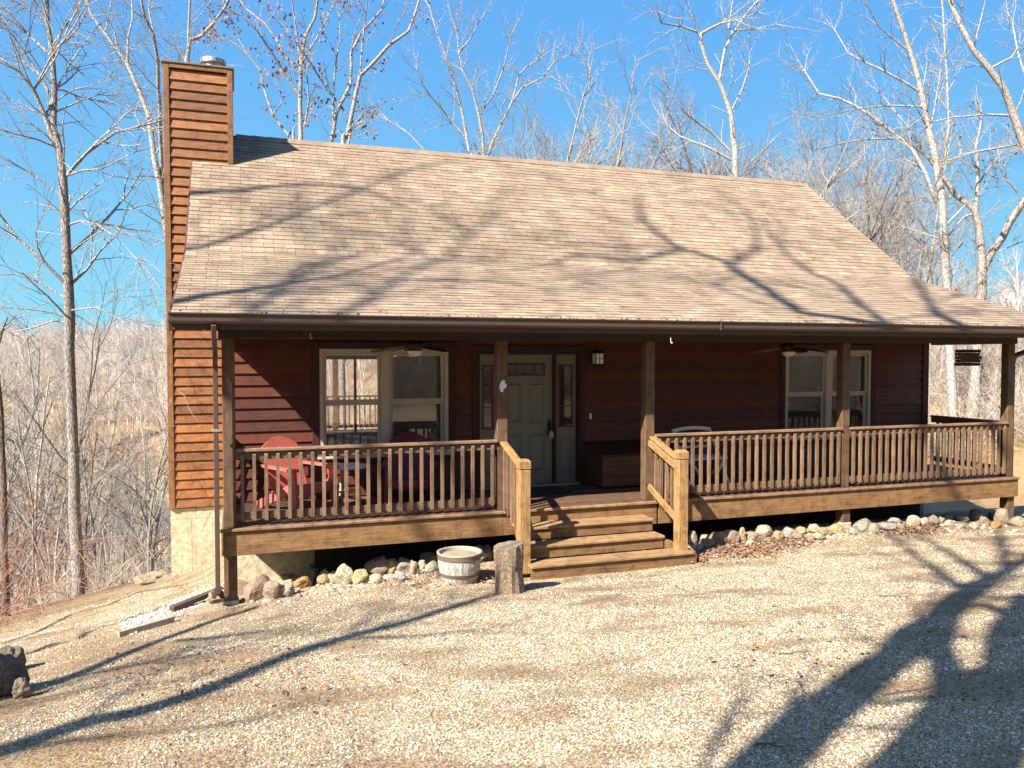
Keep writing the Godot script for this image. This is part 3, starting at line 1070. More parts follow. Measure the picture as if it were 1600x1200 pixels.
func build_porch() -> void:
	var dx := deck_mats(0)
	var rx := rail_mats(0)
	var ry := rail_mats(1)
	var u1 := 12.482
	# deck boards with gaps, each in three lengths
	var frame := MB.new()
	for k in 8: frame.box(V3(0.3 + k * 1.7, 0.9, -0.15), Vector3(0.05, 0.22, 1.6))
	frame.box(V3(6.24, D - 0.04, -0.16), Vector3(12.3, 0.22, 0.05))
	var deck := part("deck", frame, wood("joist", lin(0.16, 0.10, 0.055), 2), cabin)
	var n := 12
	for k in n:
		var v := 0.012 + k * 0.1435
		var c := 0.0
		for j in 3:
			var e: float = [4.2 - 0.4 * (k % 3), 8.3 + 0.5 * (k % 2), u1][j]
			put("deck_board", boxmesh(Vector3(e - c - 0.004, 0.036, 0.138), 0.004), dx[int(hex_col(k * 3 + j) * 4)], deck, V3((c + e) * 0.5, v + 0.07, -0.018))
			c = e
	# edge board and fascia, either side of the steps
	for s in [[-0.02, 3.44], [5.70, u1 + 0.02]]:
		bx("nosing_board", V3(s[0], -0.03, -0.036), V3(s[1], 0.008, 0.001), rx[2], deck, 0.006)
		bx("fascia_board", V3(s[0] + 0.03, 0.0, -0.323), V3(s[1], 0.038, -0.042), wood("porch_fascia", lin(0.27, 0.145, 0.055), 0), deck, 0.005)
	bx("fascia_board", V3(3.44, 0.004, -0.323), V3(5.70, 0.038, -0.042), wood("porch_fascia", lin(0.27, 0.145, 0.055), 0), deck, 0.004)
	bx("nosing_board", V3(3.443, -0.035, -0.036), V3(5.697, 0.008, 0.002), wood("tread", lin(0.34, 0.205, 0.092), 0), deck, 0.007)
	bx("fascia_board", V3(12.45, 0.04, -0.323), V3(12.488, D, -0.042), wood("porch_fascia", lin(0.27, 0.145, 0.055), 2), deck, 0.005)
	bx("fascia_board", V3(-0.012, 0.04, -0.323), V3(0.026, D, -0.042), wood("porch_fascia", lin(0.27, 0.145, 0.055), 2), deck, 0.005)
	# posts, above and below the deck
	var pm := wood("post", lin(0.15, 0.085, 0.042), 1)
	for u in [0.09, 3.463, 5.631, 9.006, 12.40]:
		var p := bx("porch_post", V3(u - 0.072, 0.085, 0.002), V3(u + 0.072, 0.225, 2.219), pm, cabin, 0.006)
		if u < 1.0 or u > 6.0:
			var g := land(u, 0.2)
			bx("pier", V3(u - 0.075, 0.05, g + 0.06), V3(u + 0.075, 0.20, -0.325 if u > 1 else -0.324), pm, cabin, 0.005)
			bx("footing", V3(u - 0.09, 0.035, g - 0.3), V3(u + 0.09, 0.215, g + 0.075), mat("concrete", Color.WHITE), cabin, 0.01)
	railing(0.165, 3.388, "porch railing between the left corner post and the steps")
	railing(5.706, 8.931, "porch railing right of the steps")
	railing(9.081, 12.325, "porch railing at the right end of the porch front")
	side_railing(12.40, "short railing across the right end of the porch")
	side_railing(0.09, "short railing across the left end of the porch")
	# steps
	var tm := wood("tread", lin(0.34, 0.205, 0.092), 0)
	var rm := wood("riser", lin(0.235, 0.128, 0.05), 0)
	var smb := MB.new()
	var fronts := [-0.33, -0.62, -0.90]
	for u in [3.60, 5.44]:
		for k in 3: smb.box(V3(u, fronts[k] * 0.5 + 0.0, -0.17 * (k + 1) - 0.10), Vector3(0.04, 0.13, -fronts[k] - 0.16))
	var steps := part("steps", smb, rm, cabin)
	tag(steps, "wooden front steps up to the porch", "")
	for k in 3:
		var f: float = fronts[k]
		var y := -0.17 * (k + 1)
		var r: float = [5.475, 5.478, 5.74][k]
		var l := 3.555 if k < 2 else 3.50
		var b: float = [0.0, -0.33, -0.62][k]
		bx("tread", V3(l, f, y - 0.036), V3(r, (f + b) * 0.5 + 0.012, y), tm, steps, 0.007)
		bx("tread", V3(l, (f + b) * 0.5 + 0.017, y - 0.036), V3(r, b - 0.002, y), tm, steps, 0.007)
		bx("riser", V3(l + 0.01, f + 0.03, y - 0.20 if k == 2 else y - 0.168), V3(r - 0.008 if k < 2 else r + 0.06, f + 0.055, y - 0.038), rm, steps, 0.004)
	bx("stringer", V3(5.745, -0.84, -0.74), V3(5.80, -0.02, -0.515), rm, steps, 0.004)
	# newels with a cut cap
	for u in [3.468, 5.655]:
		var q := MB.new()
		q.box(Vector3(0, -0.03, 0), Vector3(0.142, 1.27 if u < 4 else 1.20, 0.142), 0.008)
		var nw := put("newel_post", q.mesh(), wood("newel", lin(0.38, 0.218, 0.082), 1), cabin, V3(u, -0.71, 0.03 if u < 4 else 0.095))
		var cp := MB.new()
		cp.box(Vector3(0, 0.045, 0), Vector3(0.146, 0.09, 0.146), 0.004)
		var t := 0.09
		var a := [Vector3(-0.073, t, -0.073), Vector3(0.073, t, -0.073), Vector3(0.073, t, 0.073), Vector3(-0.073, t, 0.073)]
		var b := [Vector3(-0.045, t + 0.028, -0.045), Vector3(0.045, t + 0.028, -0.045), Vector3(0.045, t + 0.028, 0.045), Vector3(-0.045, t + 0.028, 0.045)]
		for k in 4: cp.face([a[k], a[(k + 1) % 4], b[(k + 1) % 4], b[k]], Vector3(0, 0.05, 0))
		cp.face(b, Vector3.ZERO)
		put("cap", cp.mesh(), wood("newel", lin(0.38, 0.218, 0.082), 1), nw, Vector3(0, 0.615 if u < 4 else 0.58, 0))
		# sloping hand rail and its sticks
		var hr := MB.new()
		var pa := V3(u, 0.06, 0.885)
		var pb := V3(u, -0.645, 0.66)
		hr.bar(pa, pb, 0.10, 0.036, Vector3.UP, 0.006)
		var h := part("hand_rail", hr, wood("newel", lin(0.38, 0.218, 0.082), 2), cabin)
		var lo := MB.new()
		var side := 0.05 if u < 4 else -0.05
		lo.bar(V3(u + side, 0.06, 0.20), V3(u + side, -0.645, -0.10), 0.036, 0.085, Vector3.UP, 0.004)
		part("lower_rail", lo, wood("newel", lin(0.38, 0.218, 0.082), 2), h)
		var hi := MB.new()
		hi.bar(V3(u + side, 0.06, 0.81), V3(u + side, -0.645, 0.58), 0.036, 0.085, Vector3.UP, 0.004)
		part("upper_rail", hi, wood("newel", lin(0.38, 0.218, 0.082), 2), h)
		for k in 4:
			var v := -0.03 - k * 0.145
			put("baluster", baluster_mesh(), ry[k], h, V3(u - side * 0.2, v, 0.03 + v * 0.38), Basis(Vector3.UP, PI / 2))
	# downspout at the left corner
	var br := mat("brown_metal", Color.WHITE)
	var ds := MB.new()
	var pts := [V3(-0.05, -0.56, 2.36), V3(-0.05, -0.50, 2.22), V3(-0.05, -0.09, 2.05), V3(-0.05, -0.07, 1.95), V3(-0.05, -0.07, -0.64), V3(-0.09, -0.06, -0.75)]
	for k in pts.size() - 1: ds.bar(pts[k], pts[k + 1] + (pts[k + 1] - pts[k]).normalized() * 0.02, 0.055, 0.08, Vector3(0.02, 0.1, 1), 0.006)
	var d := part("downspout", ds, br, cabin)
	var g0 := hit(345, 932) + Vector3(0, 0.09, 0)
	var g1 := hit(268, 958) + Vector3(0, 0.05, 0)
	var ext := MB.new()
	ext.bar(V3(-0.09, -0.06, -0.73), g0, 0.055, 0.08, Vector3(0.02, 0.1, 1), 0.006)
	ext.bar(g0 + (g0 - g1).normalized() * 0.02, g1, 0.09, 0.062, Vector3.UP, 0.008)
	part("outlet_pipe", ext, br, d)
	bx("strap", V3(-0.095, -0.115, 1.15), V3(-0.005, -0.028, 1.18), mat("sill_metal", Color.WHITE), d)
	var dr := MB.new()
	var rp := [V3(12.62, -0.52, 2.37), V3(12.62, -0.48, 2.26), V3(12.50, 0.12, 2.02), V3(12.505, 0.16, 1.9), V3(12.505, 0.16, -0.7)]
	for k in rp.size() - 1: dr.bar(rp[k], rp[k + 1] + (rp[k + 1] - rp[k]).normalized() * 0.02, 0.055, 0.075, Vector3(0.02, 0.1, 1), 0.006)
	part("downspout", dr, br, cabin)
	# small white ceiling hooks
	for q in [[375.0, 527.0], [485.0, 530.0], [1048.0, 537.0]]:
		var p := at(q[0], q[1], 9.6)
		var hk := MB.new()
		hk.tube([Vector3(0, 0.12, 0), Vector3(0, 0.03, 0), Vector3(0.02, 0.0, 0), Vector3(0.035, 0.015, 0), Vector3(0.03, 0.035, 0)], [0.006, 0.006, 0.006, 0.006, 0.005], 6, true)
		put("hook", hk.mesh(), mat("white_metal", lin(0.7, 0.7, 0.68), 0.4), cabin, p, Basis.from_scale(Vector3.ONE * 0.6))


func build_interior() -> void:
	# back door to a rear deck, seen through the left window
	var cream := mat("cream_frame", Color.WHITE)
	var w := MB.new()
	for u in [2.03, 2.95, 3.87]: w.box(V3(u, BACK - 0.05, 1.0), Vector3(0.06, 1.98, 0.06))
	for h in [0.03, 1.97]: w.box(V3(2.95, BACK - 0.05, h), Vector3(1.9, 0.06, 0.05))
	var f := part("patio_door", w, cream, cabin)
	for u in [2.49, 3.41]: put("pane", boxmesh(Vector3(0.86, 1.88, 0.005)), pane_mat(), f, V3(u, BACK - 0.05, 1.0))
	var rd := MB.new()
	rd.box(V3(3.5, 11.4, -0.06), Vector3(6.0, 0.08, 2.5))
	var deck := part("rear_deck", rd, deck_mats(0)[0], cabin)
	var rr := MB.new()
	rr.box(V3(3.5, 12.4, 0.92), Vector3(6.0, 0.04, 0.1)); rr.box(V3(3.5, 12.4, 0.1), Vector3(6.0, 0.08, 0.04))
	rr.box(V3(2.75, 12.4, 1.2), Vector3(0.14, 2.4, 0.14)); rr.box(V3(5.4, 12.4, 1.2), Vector3(0.14, 2.4, 0.14))
	part("rear_rail", rr, rail_mats(0)[0], deck)
	for k in 40: put("baluster", baluster_mesh(), rail_mats(1)[k % 4], deck, V3(0.7 + k * 0.142, 12.36, 0.07))


# ---------------------------------------------------------------- things on the porch
func fan(u: float, v: float, label: String, turn: float) -> void:
	var dark := mat("fan_bronze", lin(0.035, 0.025, 0.02), 0.4, null, Vector3.ONE, 0, true, 0.3)
	var f := thing("ceiling_fan", label, "ceiling fan", V3(u, v, 2.395), turn, "porch ceiling fans")
	var mb := MB.new()
	mb.lathe([Vector2(0.0, -0.10), Vector2(0.02, -0.10), Vector2(0.06, -0.03), Vector2(0.065, 0.0)], 16)
	mb.lathe([Vector2(0.013, -0.2), Vector2(0.013, -0.02)], 8)
	mb.lathe([Vector2(0.0, -0.31), Vector2(0.09, -0.31), Vector2(0.115, -0.27), Vector2(0.115, -0.22), Vector2(0.06, -0.17), Vector2(0.0, -0.17)], 20)
	part("motor", mb, dark, f)
	var bl := MB.new()
	var prev := []
	for k in 7:
		var x := 0.16 + k * 0.075
		var w: float = [0.05, 0.058, 0.064, 0.068, 0.07, 0.068, 0.05][k]
		prev.append([x, w])
	for k in 6:
		var a: Array = prev[k]
		var b: Array = prev[k + 1]
		for y in [-0.004, 0.004]:
			bl.face([Vector3(a[0], y, -a[1]), Vector3(b[0], y, -b[1]), Vector3(b[0], y, b[1]), Vector3(a[0], y, a[1])], Vector3(a[0], 0, 0))
		for s in [-1, 1]: bl.face([Vector3(a[0], -0.004, s * a[1]), Vector3(b[0], -0.004, s * b[1]), Vector3(b[0], 0.004, s * b[1]), Vector3(a[0], 0.004, s * a[1])], Vector3(a[0], 0, 0))
	bl.box(Vector3(0.13, 0.006, 0), Vector3(0.14, 0.006, 0.03), 0.002)
	var bm := bl.mesh()
	var wd := wood("blade", lin(0.20, 0.15, 0.10), 0)
	for k in 5: put("blade", bm, wd, f, Vector3(0, -0.235, 0), Basis(Vector3.UP, TAU * k / 5) * Basis(Vector3.BACK, -0.14) * Basis(Vector3.RIGHT, 0.2))
	var gl := MB.new()
	gl.lathe([Vector2(0.0, -0.39), Vector2(0.06, -0.38), Vector2(0.10, -0.345), Vector2(0.105, -0.312)], 20)
	part("light_bowl", gl, mat("frosted", lin(0.72, 0.69, 0.62), 0.35), f)

func slat_outline(mb: MB, x0: float, x1: float, y0: float, y1a: float, y1b: float, th: float) -> void:
	# a board whose top runs from y1a to y1b, in the plane z = 0
	var a := [Vector3(x0, y0, 0), Vector3(x1, y0, 0), Vector3(x1, y1b, 0), Vector3((x0 + x1) * 0.5, (y1a + y1b) * 0.5 + 0.012, 0), Vector3(x0, y1a, 0)]
	var f := []
	var b := []
	for p in a:
		f.append(p + Vector3(0, 0, th * 0.5)); b.append(p - Vector3(0, 0, th * 0.5))
	var mid := Vector3((x0 + x1) * 0.5, (y0 + y1a) * 0.5, 0)
	mb.face(f, mid); mb.face(b, mid)
	for k in a.size(): mb.face([f[k], f[(k + 1) % a.size()], b[(k + 1) % a.size()], b[k]], mid)

func red_chair(label: String, pos: Vector3, turn: float, m: Material) -> void:
	var t := thing("adirondack_chair", label, "chair", pos, turn, "red plastic porch chairs")
	# backrest: three broad slats under one curved top, leaning back
	var lean := Basis(Vector3.RIGHT, -0.40)
	var tops := [[0.60, 0.70], [0.71, 0.71], [0.70, 0.60]]
	for k in 3:
		var mb := MB.new()
		var x := -0.27 + k * 0.182
		slat_outline(mb, x, x + 0.176, 0.0, tops[k][0], tops[k][1], 0.028)
		put("back_slat", mb.mesh(), m, t, Vector3(0, 0.26, -0.20), lean)
	var mb := MB.new()
	# seat: slopes back, rolls over at the front edge
	var prof := [Vector2(-0.24, 0.245), Vector2(-0.05, 0.275), Vector2(0.18, 0.345), Vector2(0.27, 0.362), Vector2(0.315, 0.345), Vector2(0.33, 0.30), Vector2(0.325, 0.235)]
	for k in prof.size() - 1:
		var a: Vector2 = prof[k]
		var b: Vector2 = prof[k + 1]
		var nn := Vector2(-(b.y - a.y), b.x - a.x).normalized() * -0.022
		mb.prism_x([Vector2(a.x, a.y), Vector2(b.x, b.y), Vector2(b.x + nn.x, b.y + nn.y), Vector2(a.x + nn.x, a.y + nn.y)], -0.265, 0.265)
	part("seat", mb, m, t)
	for s in [-1.0, 1.0]:
		mb = MB.new()
		var o := []
		for q in [[-0.40, 0.03], [-0.30, 0.055], [0.10, 0.065], [0.33, 0.085], [0.385, 0.06], [0.39, 0.0]]: o.append(Vector2(q[0], q[1]))
		var top := []
		var bot := []
		for q in o:
			top.append(Vector3(s * (0.285 + q.y), 0.575, q.x)); bot.append(Vector3(s * (0.285 + q.y), 0.545, q.x))
		for k in range(o.size() - 1, -1, -1):
			top.append(Vector3(s * 0.262, 0.575, o[k].x)); bot.append(Vector3(s * 0.262, 0.545, o[k].x))
		var mid := Vector3(s * 0.30, 0.56, 0.0)
		for k in o.size() - 1:
			var j: int = 2 * o.size() - 1 - k
			for lst in [top, bot]: mb.face([lst[k], lst[k + 1], lst[j - 1], lst[j]], mid + Vector3(0, 0, o[k].x))
		for k in top.size():
			var k2 := (k + 1) % top.size()
			mb.face([top[k], top[k2], bot[k2], bot[k]], mid)
		part("arm", mb, m, t)
		mb = MB.new()
		mb.bar(Vector3(s * 0.315, 0.0, 0.36), Vector3(s * 0.30, 0.546, 0.28), 0.04, 0.13, Vector3(0, 0.2, 1), 0.008)
		part("leg", mb, m, t)
		mb = MB.new()
		mb.bar(Vector3(s * 0.285, 0.34, 0.30), Vector3(s * 0.285, 0.02, -0.52), 0.035, 0.12, Vector3.UP, 0.008)
		part("leg", mb, m, t)
		mb = MB.new()
		mb.bar(Vector3(s * 0.275, 0.27, -0.22), Vector3(s * 0.275, 0.55, -0.34), 0.03, 0.05, Vector3(0, 0, 1), 0.006)
		part("arm_bracket", mb, m, t)

func build_porch_things() -> void:
	fan(2.484, 0.93, "dark ceiling fan in front of the left window", 0.25)
	fan(8.593, 0.93, "dark ceiling fan in front of the right window", 0.7)
	var red := mat("red_plastic", lin(0.62, 0.15, 0.115), 0.5, grit_tex, Vector3(2, 2, 2))
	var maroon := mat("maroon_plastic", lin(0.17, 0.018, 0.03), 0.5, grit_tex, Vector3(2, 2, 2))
	red_chair("sunlit faded red plastic porch chair beside the corner of the wall", V3(0.95, 1.05, 0.002), 0.55, red)
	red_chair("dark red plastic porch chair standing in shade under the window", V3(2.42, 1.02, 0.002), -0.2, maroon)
	# little white table between the chairs
	var white := mat("white_plastic", lin(0.66, 0.64, 0.6), 0.45)
	var t := thing("side_table", "small white topped table on pale legs between the red chairs", "side table", V3(1.62, 1.12, 0.002))
	var mb := MB.new()
	mb.lathe([Vector2(0.0, 0.50), Vector2(0.22, 0.50), Vector2(0.235, 0.512), Vector2(0.235, 0.53), Vector2(0.225, 0.54), Vector2(0.0, 0.54)], 24)
	part("table_top", mb, white, t)
	var pale := wood("pale_leg", lin(0.50, 0.40, 0.24), 1)
	for k in 4:
		var an := TAU * (k + 0.5) / 4
		mb = MB.new()
		mb.tube([Vector3(cos(an) * 0.17, 0, sin(an) * 0.17), Vector3(cos(an) * 0.13, 0.5, sin(an) * 0.13)], [0.017, 0.019], 8, true)
		part("leg", mb, pale, t)
	mb = MB.new()
	mb.lathe([Vector2(0.0, 0.17), Vector2(0.15, 0.17), Vector2(0.155, 0.19), Vector2(0.0, 0.192)], 20)
	part("shelf", mb, pale, t)
	# storage chest right of the door
	var cw := wood("chest", lin(0.12, 0.042, 0.018), 0, 0.5)
	var cl := wood("chest_lid", lin(0.085, 0.035, 0.018), 0, 0.5)
	var c := thing("storage_chest", "low dark wooden storage chest against the wall right of the door", "chest", V3(6.0, 1.42, 0.002))
	for k in 3: bx("plank", Vector3(-0.6, 0.03 + k * 0.155, 0.28), Vector3(0.6, 0.03 + k * 0.155 + 0.152, 0.30), cw, c, 0.003)
	for s in [-1, 1]: for k in 3: bx("plank", Vector3(s * 0.585 - 0.014, 0.03 + k * 0.155, -0.28), Vector3(s * 0.585 + 0.014, 0.03 + k * 0.155 + 0.152, 0.279), wood("chest", lin(0.12, 0.042, 0.018), 2), c, 0.003)
	bx("back_board", Vector3(-0.57, 0.03, -0.28), Vector3(0.57, 0.60, -0.26), cw, c)
	mb = MB.new()
	mb.bar(Vector3(0, 0.51, 0.33), Vector3(0, 0.66, -0.28), 1.26, 0.022, Vector3.UP, 0.005)
	part("lid", mb, cl, c)
	for s in [-1, 1]:
		mb = MB.new()
		mb.face([Vector3(s * 0.59, 0.49, 0.28), Vector3(s * 0.59, 0.49, -0.28), Vector3(s * 0.59, 0.635, -0.28)], Vector3(0, 0.5, 0))
		mb.face([Vector3(s * 0.575, 0.49, 0.28), Vector3(s * 0.575, 0.49, -0.28), Vector3(s * 0.575, 0.635, -0.28)], Vector3(s, 0.5, 0))
		part("gusset", mb, cw, c)
	# door mat
	var dm := bx("door_mat", V3(3.95, 0.95, 0.004), V3(4.85, 1.5, 0.018), mat("mat_fibre", lin(0.035, 0.03, 0.03), 0.95, grit_tex, Vector3(8, 8, 8), 0.3), self, 0.004)
	tag(dm, "dark door mat on the porch floor before the green door", "door mat")
	# wall lantern
	var black := mat("iron", Color.WHITE)
	t = thing("wall_lantern", "black wall lantern with frosted panes right of the door", "wall lamp", V3(5.53, D - 0.055, 1.88))
	mb = MB.new()
	mb.box(Vector3(0, 0.12, 0.0), Vector3(0.11, 0.2, 0.02), 0.004)
	mb.tube([Vector3(0, 0.18, 0.01), Vector3(0, 0.24, 0.06), Vector3(0, 0.235, 0.10), Vector3(0, 0.20, 0.11)], [0.008, 0.008, 0.008, 0.008], 6)
	part("bracket", mb, black, t)
	mb = MB.new()
	mb.box(Vector3(0, 0.005, 0.10), Vector3(0.15, 0.012, 0.15), 0.003)
	mb.box(Vector3(0, 0.185, 0.10), Vector3(0.16, 0.014, 0.16), 0.003)
	var a := [Vector3(-0.075, 0.193, 0.025), Vector3(0.075, 0.193, 0.025), Vector3(0.075, 0.193, 0.175), Vector3(-0.075, 0.193, 0.175)]
	for k in 4: mb.face([a[k], a[(k + 1) % 4], Vector3(0, 0.24, 0.10)], Vector3(0, 0.1, 0.1))
	for sx in [-1, 1]: for sz in [-1, 1]: mb.box(Vector3(sx * 0.066, 0.095, 0.10 + sz * 0.066), Vector3(0.012, 0.166, 0.012), 0.002)
	mb.box(Vector3(0, 0.095, 0.168), Vector3(0.008, 0.166, 0.006)); mb.box(Vector3(0, 0.095, 0.1685), Vector3(0.12, 0.008, 0.005))
	part("lantern_frame", mb, black, t)
	var fr := mat("lantern_glass", lin(0.75, 0.74, 0.70), 0.4)
	for k in 4: put("pane", boxmesh(Vector3(0.058, 0.076, 0.004)), fr, t, Vector3(-0.031 + 0.062 * (k % 2), 0.055 + 0.08 * (k / 2), 0.163))
	for s in [-1, 1]: put("pane", boxmesh(Vector3(0.004, 0.16, 0.118)), fr, t, Vector3(s * 0.063, 0.095, 0.10))
	# doorbell plate, post ornament, door handle ornament
	t = thing("doorbell", "tiny white doorbell plate on the wall between lantern and chest", "doorbell", V3(5.45, D - 0.05, 1.07))
	bx("plate", Vector3(-0.02, -0.045, 0), Vector3(0.02, 0.045, 0.014), white, t, 0.004)
	bx("button", Vector3(-0.008, -0.012, 0.0145), Vector3(0.008, 0.012, 0.02), mat("bell_button", lin(0.8, 0.75, 0.6), 0.3), t, 0.003)
	t = thing("post_ornament", "small white animal shaped plaque on the post left of the steps", "plaque", V3(3.463, 0.082, 1.62))
	mb = MB.new()
	var out := [Vector2(-0.03, -0.07), Vector2(0.0, -0.075), Vector2(0.01, -0.03), Vector2(0.045, -0.02), Vector2(0.05, 0.03), Vector2(0.02, 0.045), Vector2(0.035, 0.075), Vector2(-0.005, 0.08), Vector2(-0.035, 0.04), Vector2(-0.045, -0.01)]
	for z in [0.0, 0.016]:
		for k in out.size(): mb.face([Vector3(0, 0, z), Vector3(out[k].x, out[k].y, z), Vector3(out[(k + 1) % 10].x, out[(k + 1) % 10].y, z)], Vector3(0, 0, 0.008))
	for k in out.size():
		var p: Vector2 = out[k]
		var q: Vector2 = out[(k + 1) % 10]
		mb.face([Vector3(p.x, p.y, 0), Vector3(q.x, q.y, 0), Vector3(q.x, q.y, 0.016), Vector3(p.x, p.y, 0.016)], Vector3(0, 0, 0.008))
	part("plaque", mb, mat("white_metal", Color.WHITE), t)
	t = thing("handle_ornament", "small grey cloth ornament hanging from the door handle", "ornament", V3(4.79, D - 0.045, 0.86))
	mb = MB.new()
	mb.lathe([Vector2(0.0, -0.13), Vector2(0.03, -0.12), Vector2(0.042, -0.07), Vector2(0.034, -0.02), Vector2(0.016, 0.0)], 10)
	part("pouch", mb, mat("grey_cloth", lin(0.38, 0.39, 0.38), 0.9), t)
	mb = MB.new()
	for s in [-1.0, 1.0]: mb.tube([Vector3(0, 0.0, 0), Vector3(s * 0.04, 0.035, 0.01), Vector3(s * 0.055, 0.0, 0.015), Vector3(s * 0.03, -0.03, 0.02)], [0.01, 0.013, 0.012, 0.006], 6, true)
	part("bow", mb, mat("black_cloth", lin(0.03, 0.03, 0.035), 0.9), t)
	# white folding chair right of the steps
	t = thing("folding_chair", "white plastic folding chair behind the railing right of the steps", "chair", V3(7.05, 1.05, 0.002), 0.12)
	mb = MB.new()
	for k in 6:
		var x0 := -0.36 + k * 0.12
		var y0 := 0.84 + 0.035 * (1.0 - pow(x0 / 0.36, 2))
		var y1 := 0.84 + 0.035 * (1.0 - pow((x0 + 0.12) / 0.36, 2))
		mb.bar(Vector3(x0, y0, -0.22), Vector3(x0 + 0.12, y1, -0.22), 0.03, 0.05, Vector3.UP)
	part("top_rail", mb, white, t)
	for y in [0.67, 0.55]: bx("back_slat", Vector3(-0.33, y, -0.235), Vector3(0.33, y + 0.04, -0.205), white, t, 0.006)
	mb = MB.new()
	mb.box(Vector3(0.0, 0.43, 0.02), Vector3(0.72, 0.03, 0.44), 0.01)
	part("seat", mb, white, t)
	for s in [-1.0, 1.0]:
		mb = MB.new()
		mb.bar(Vector3(s * 0.36, 0.86, -0.23), Vector3(s * 0.38, 0.0, 0.24), 0.032, 0.045, Vector3(0, 0, 1), 0.006)
		part("leg", mb, white, t)
		mb = MB.new()
		mb.bar(Vector3(s * 0.34, 0.44, 0.22), Vector3(s * 0.36, 0.0, -0.28), 0.032, 0.04, Vector3(0, 0, 1), 0.006)
		part("leg", mb, white, t)
		mb = MB.new()
		mb.bar(Vector3(s * 0.34, 0.42, 0.2), Vector3(s * 0.12, 0.12, 0.2), 0.02, 0.03, Vector3(0, 0, 1), 0.004)
		part("brace", mb, white, t)
	# dark plank sign hung near the right end
	t = thing("hanging_sign", "small dark red brown plank sign hanging near the right end of the porch", "sign", V3(12.345, 0.9, 1.845), -0.7)
	var dk := wood("dark_plank", lin(0.055, 0.02, 0.014), 0)
	var md := wood("sign_panel", lin(0.15, 0.10, 0.075), 0)
	for k in 5:
		var ww: float = [0.40, 0.385, 0.41, 0.39, 0.40][k]
		bx("plank", Vector3(-ww * 0.5 + 0.008 * (k % 3), 0.058 * k, -0.012), Vector3(ww * 0.5 + 0.008 * (k % 3), 0.058 * k + 0.055, 0.012), dk, t, 0.004)
	for k in 3: bx("panel_strip", Vector3(-0.09, 0.065 + k * 0.046, 0.0125), Vector3(0.17, 0.065 + k * 0.046 + 0.038, 0.022), md, t, 0.003)
	bx("panel_stile", Vector3(-0.12, 0.06, 0.0125), Vector3(-0.096, 0.20, 0.024), md, t, 0.003)
	bx("panel_rail", Vector3(-0.12, 0.205, 0.0125), Vector3(0.17, 0.222, 0.024), md, t, 0.003)
	for s in [-1.0, 1.0]:
		mb = MB.new()
		mb.tube([Vector3(s * 0.17, 0.285, 0), Vector3(s * 0.175, 0.375, 0)], [0.004, 0.004], 5)
		part("hanger", mb, dk, t)
	# lit lamp of three shades inside the left room
	t = thing("chandelier", "lit three shade lamp glowing behind the left window", "lamp", V3(2.72, 3.2, 2.44))
	mb = MB.new()
	mb.tube([Vector3(0, 0, 0), Vector3(0, -0.22, 0)], [0.012, 0.012], 6)
	for k in 3:
		var an := TAU * k / 3 + 0.4
		mb.tube([Vector3(0, -0.2, 0), Vector3(cos(an) * 0.12, -0.2, sin(an) * 0.12), Vector3(cos(an) * 0.17, -0.25, sin(an) * 0.17)], [0.008, 0.008, 0.008], 6)
	part("arms", mb, black, t)
	var glow := StandardMaterial3D.new()
	glow.resource_name = "lamp_shade"
	glow.albedo_color = Color(0.9, 0.75, 0.55)
	glow.emission_enabled = true
	glow.emission = Color(1.0, 0.72, 0.36)
	glow.emission_energy_multiplier = 0.7
	for k in 3:
		var an := TAU * k / 3 + 0.4
		mb = MB.new()
		mb.lathe([Vector2(0.07, -0.12), Vector2(0.055, -0.05), Vector2(0.025, 0.0)], 14)
		put("lamp_shade", mb.mesh(), glow, t, Vector3(cos(an) * 0.17, -0.25, sin(an) * 0.17))
		var om := OmniLight3D.new()
		om.name = "bulb_light"
		om.light_color = Color(1.0, 0.75, 0.45)
		om.light_energy = 0.035
		om.light_size = 0.04
		om.omni_range = 9.0
		om.omni_attenuation = 2.0
		om.shadow_enabled = true
		t.add_child(om, true)
		om.position = Vector3(cos(an) * 0.17, -0.40, sin(an) * 0.17)
	# bed or settee in the room, its back to the window
	t = thing("settee", "striped settee with a dark red throw seen through the left window", "settee", V3(1.85, 2.35, -0.015))
	mb = MB.new()
	mb.box(Vector3(0, 0.25, -0.35), Vector3(1.2, 0.4, 0.7), 0.04)
	part("seat", mb, mat("settee_cloth", lin(0.30, 0.25, 0.18), 0.9), t)
	for k in 7: bx("back_cushion", Vector3(-0.58 + k * 0.166, 0.45, -0.05), Vector3(-0.58 + k * 0.166 + 0.13, 0.83, 0.05), mat("settee_cloth", Color.WHITE), t, 0.02)
	bx("throw", Vector3(-0.62, 0.831, -0.08), Vector3(0.62, 0.87, 0.07), mat("throw_cloth", lin(0.16, 0.02, 0.025), 0.95), t, 0.015)


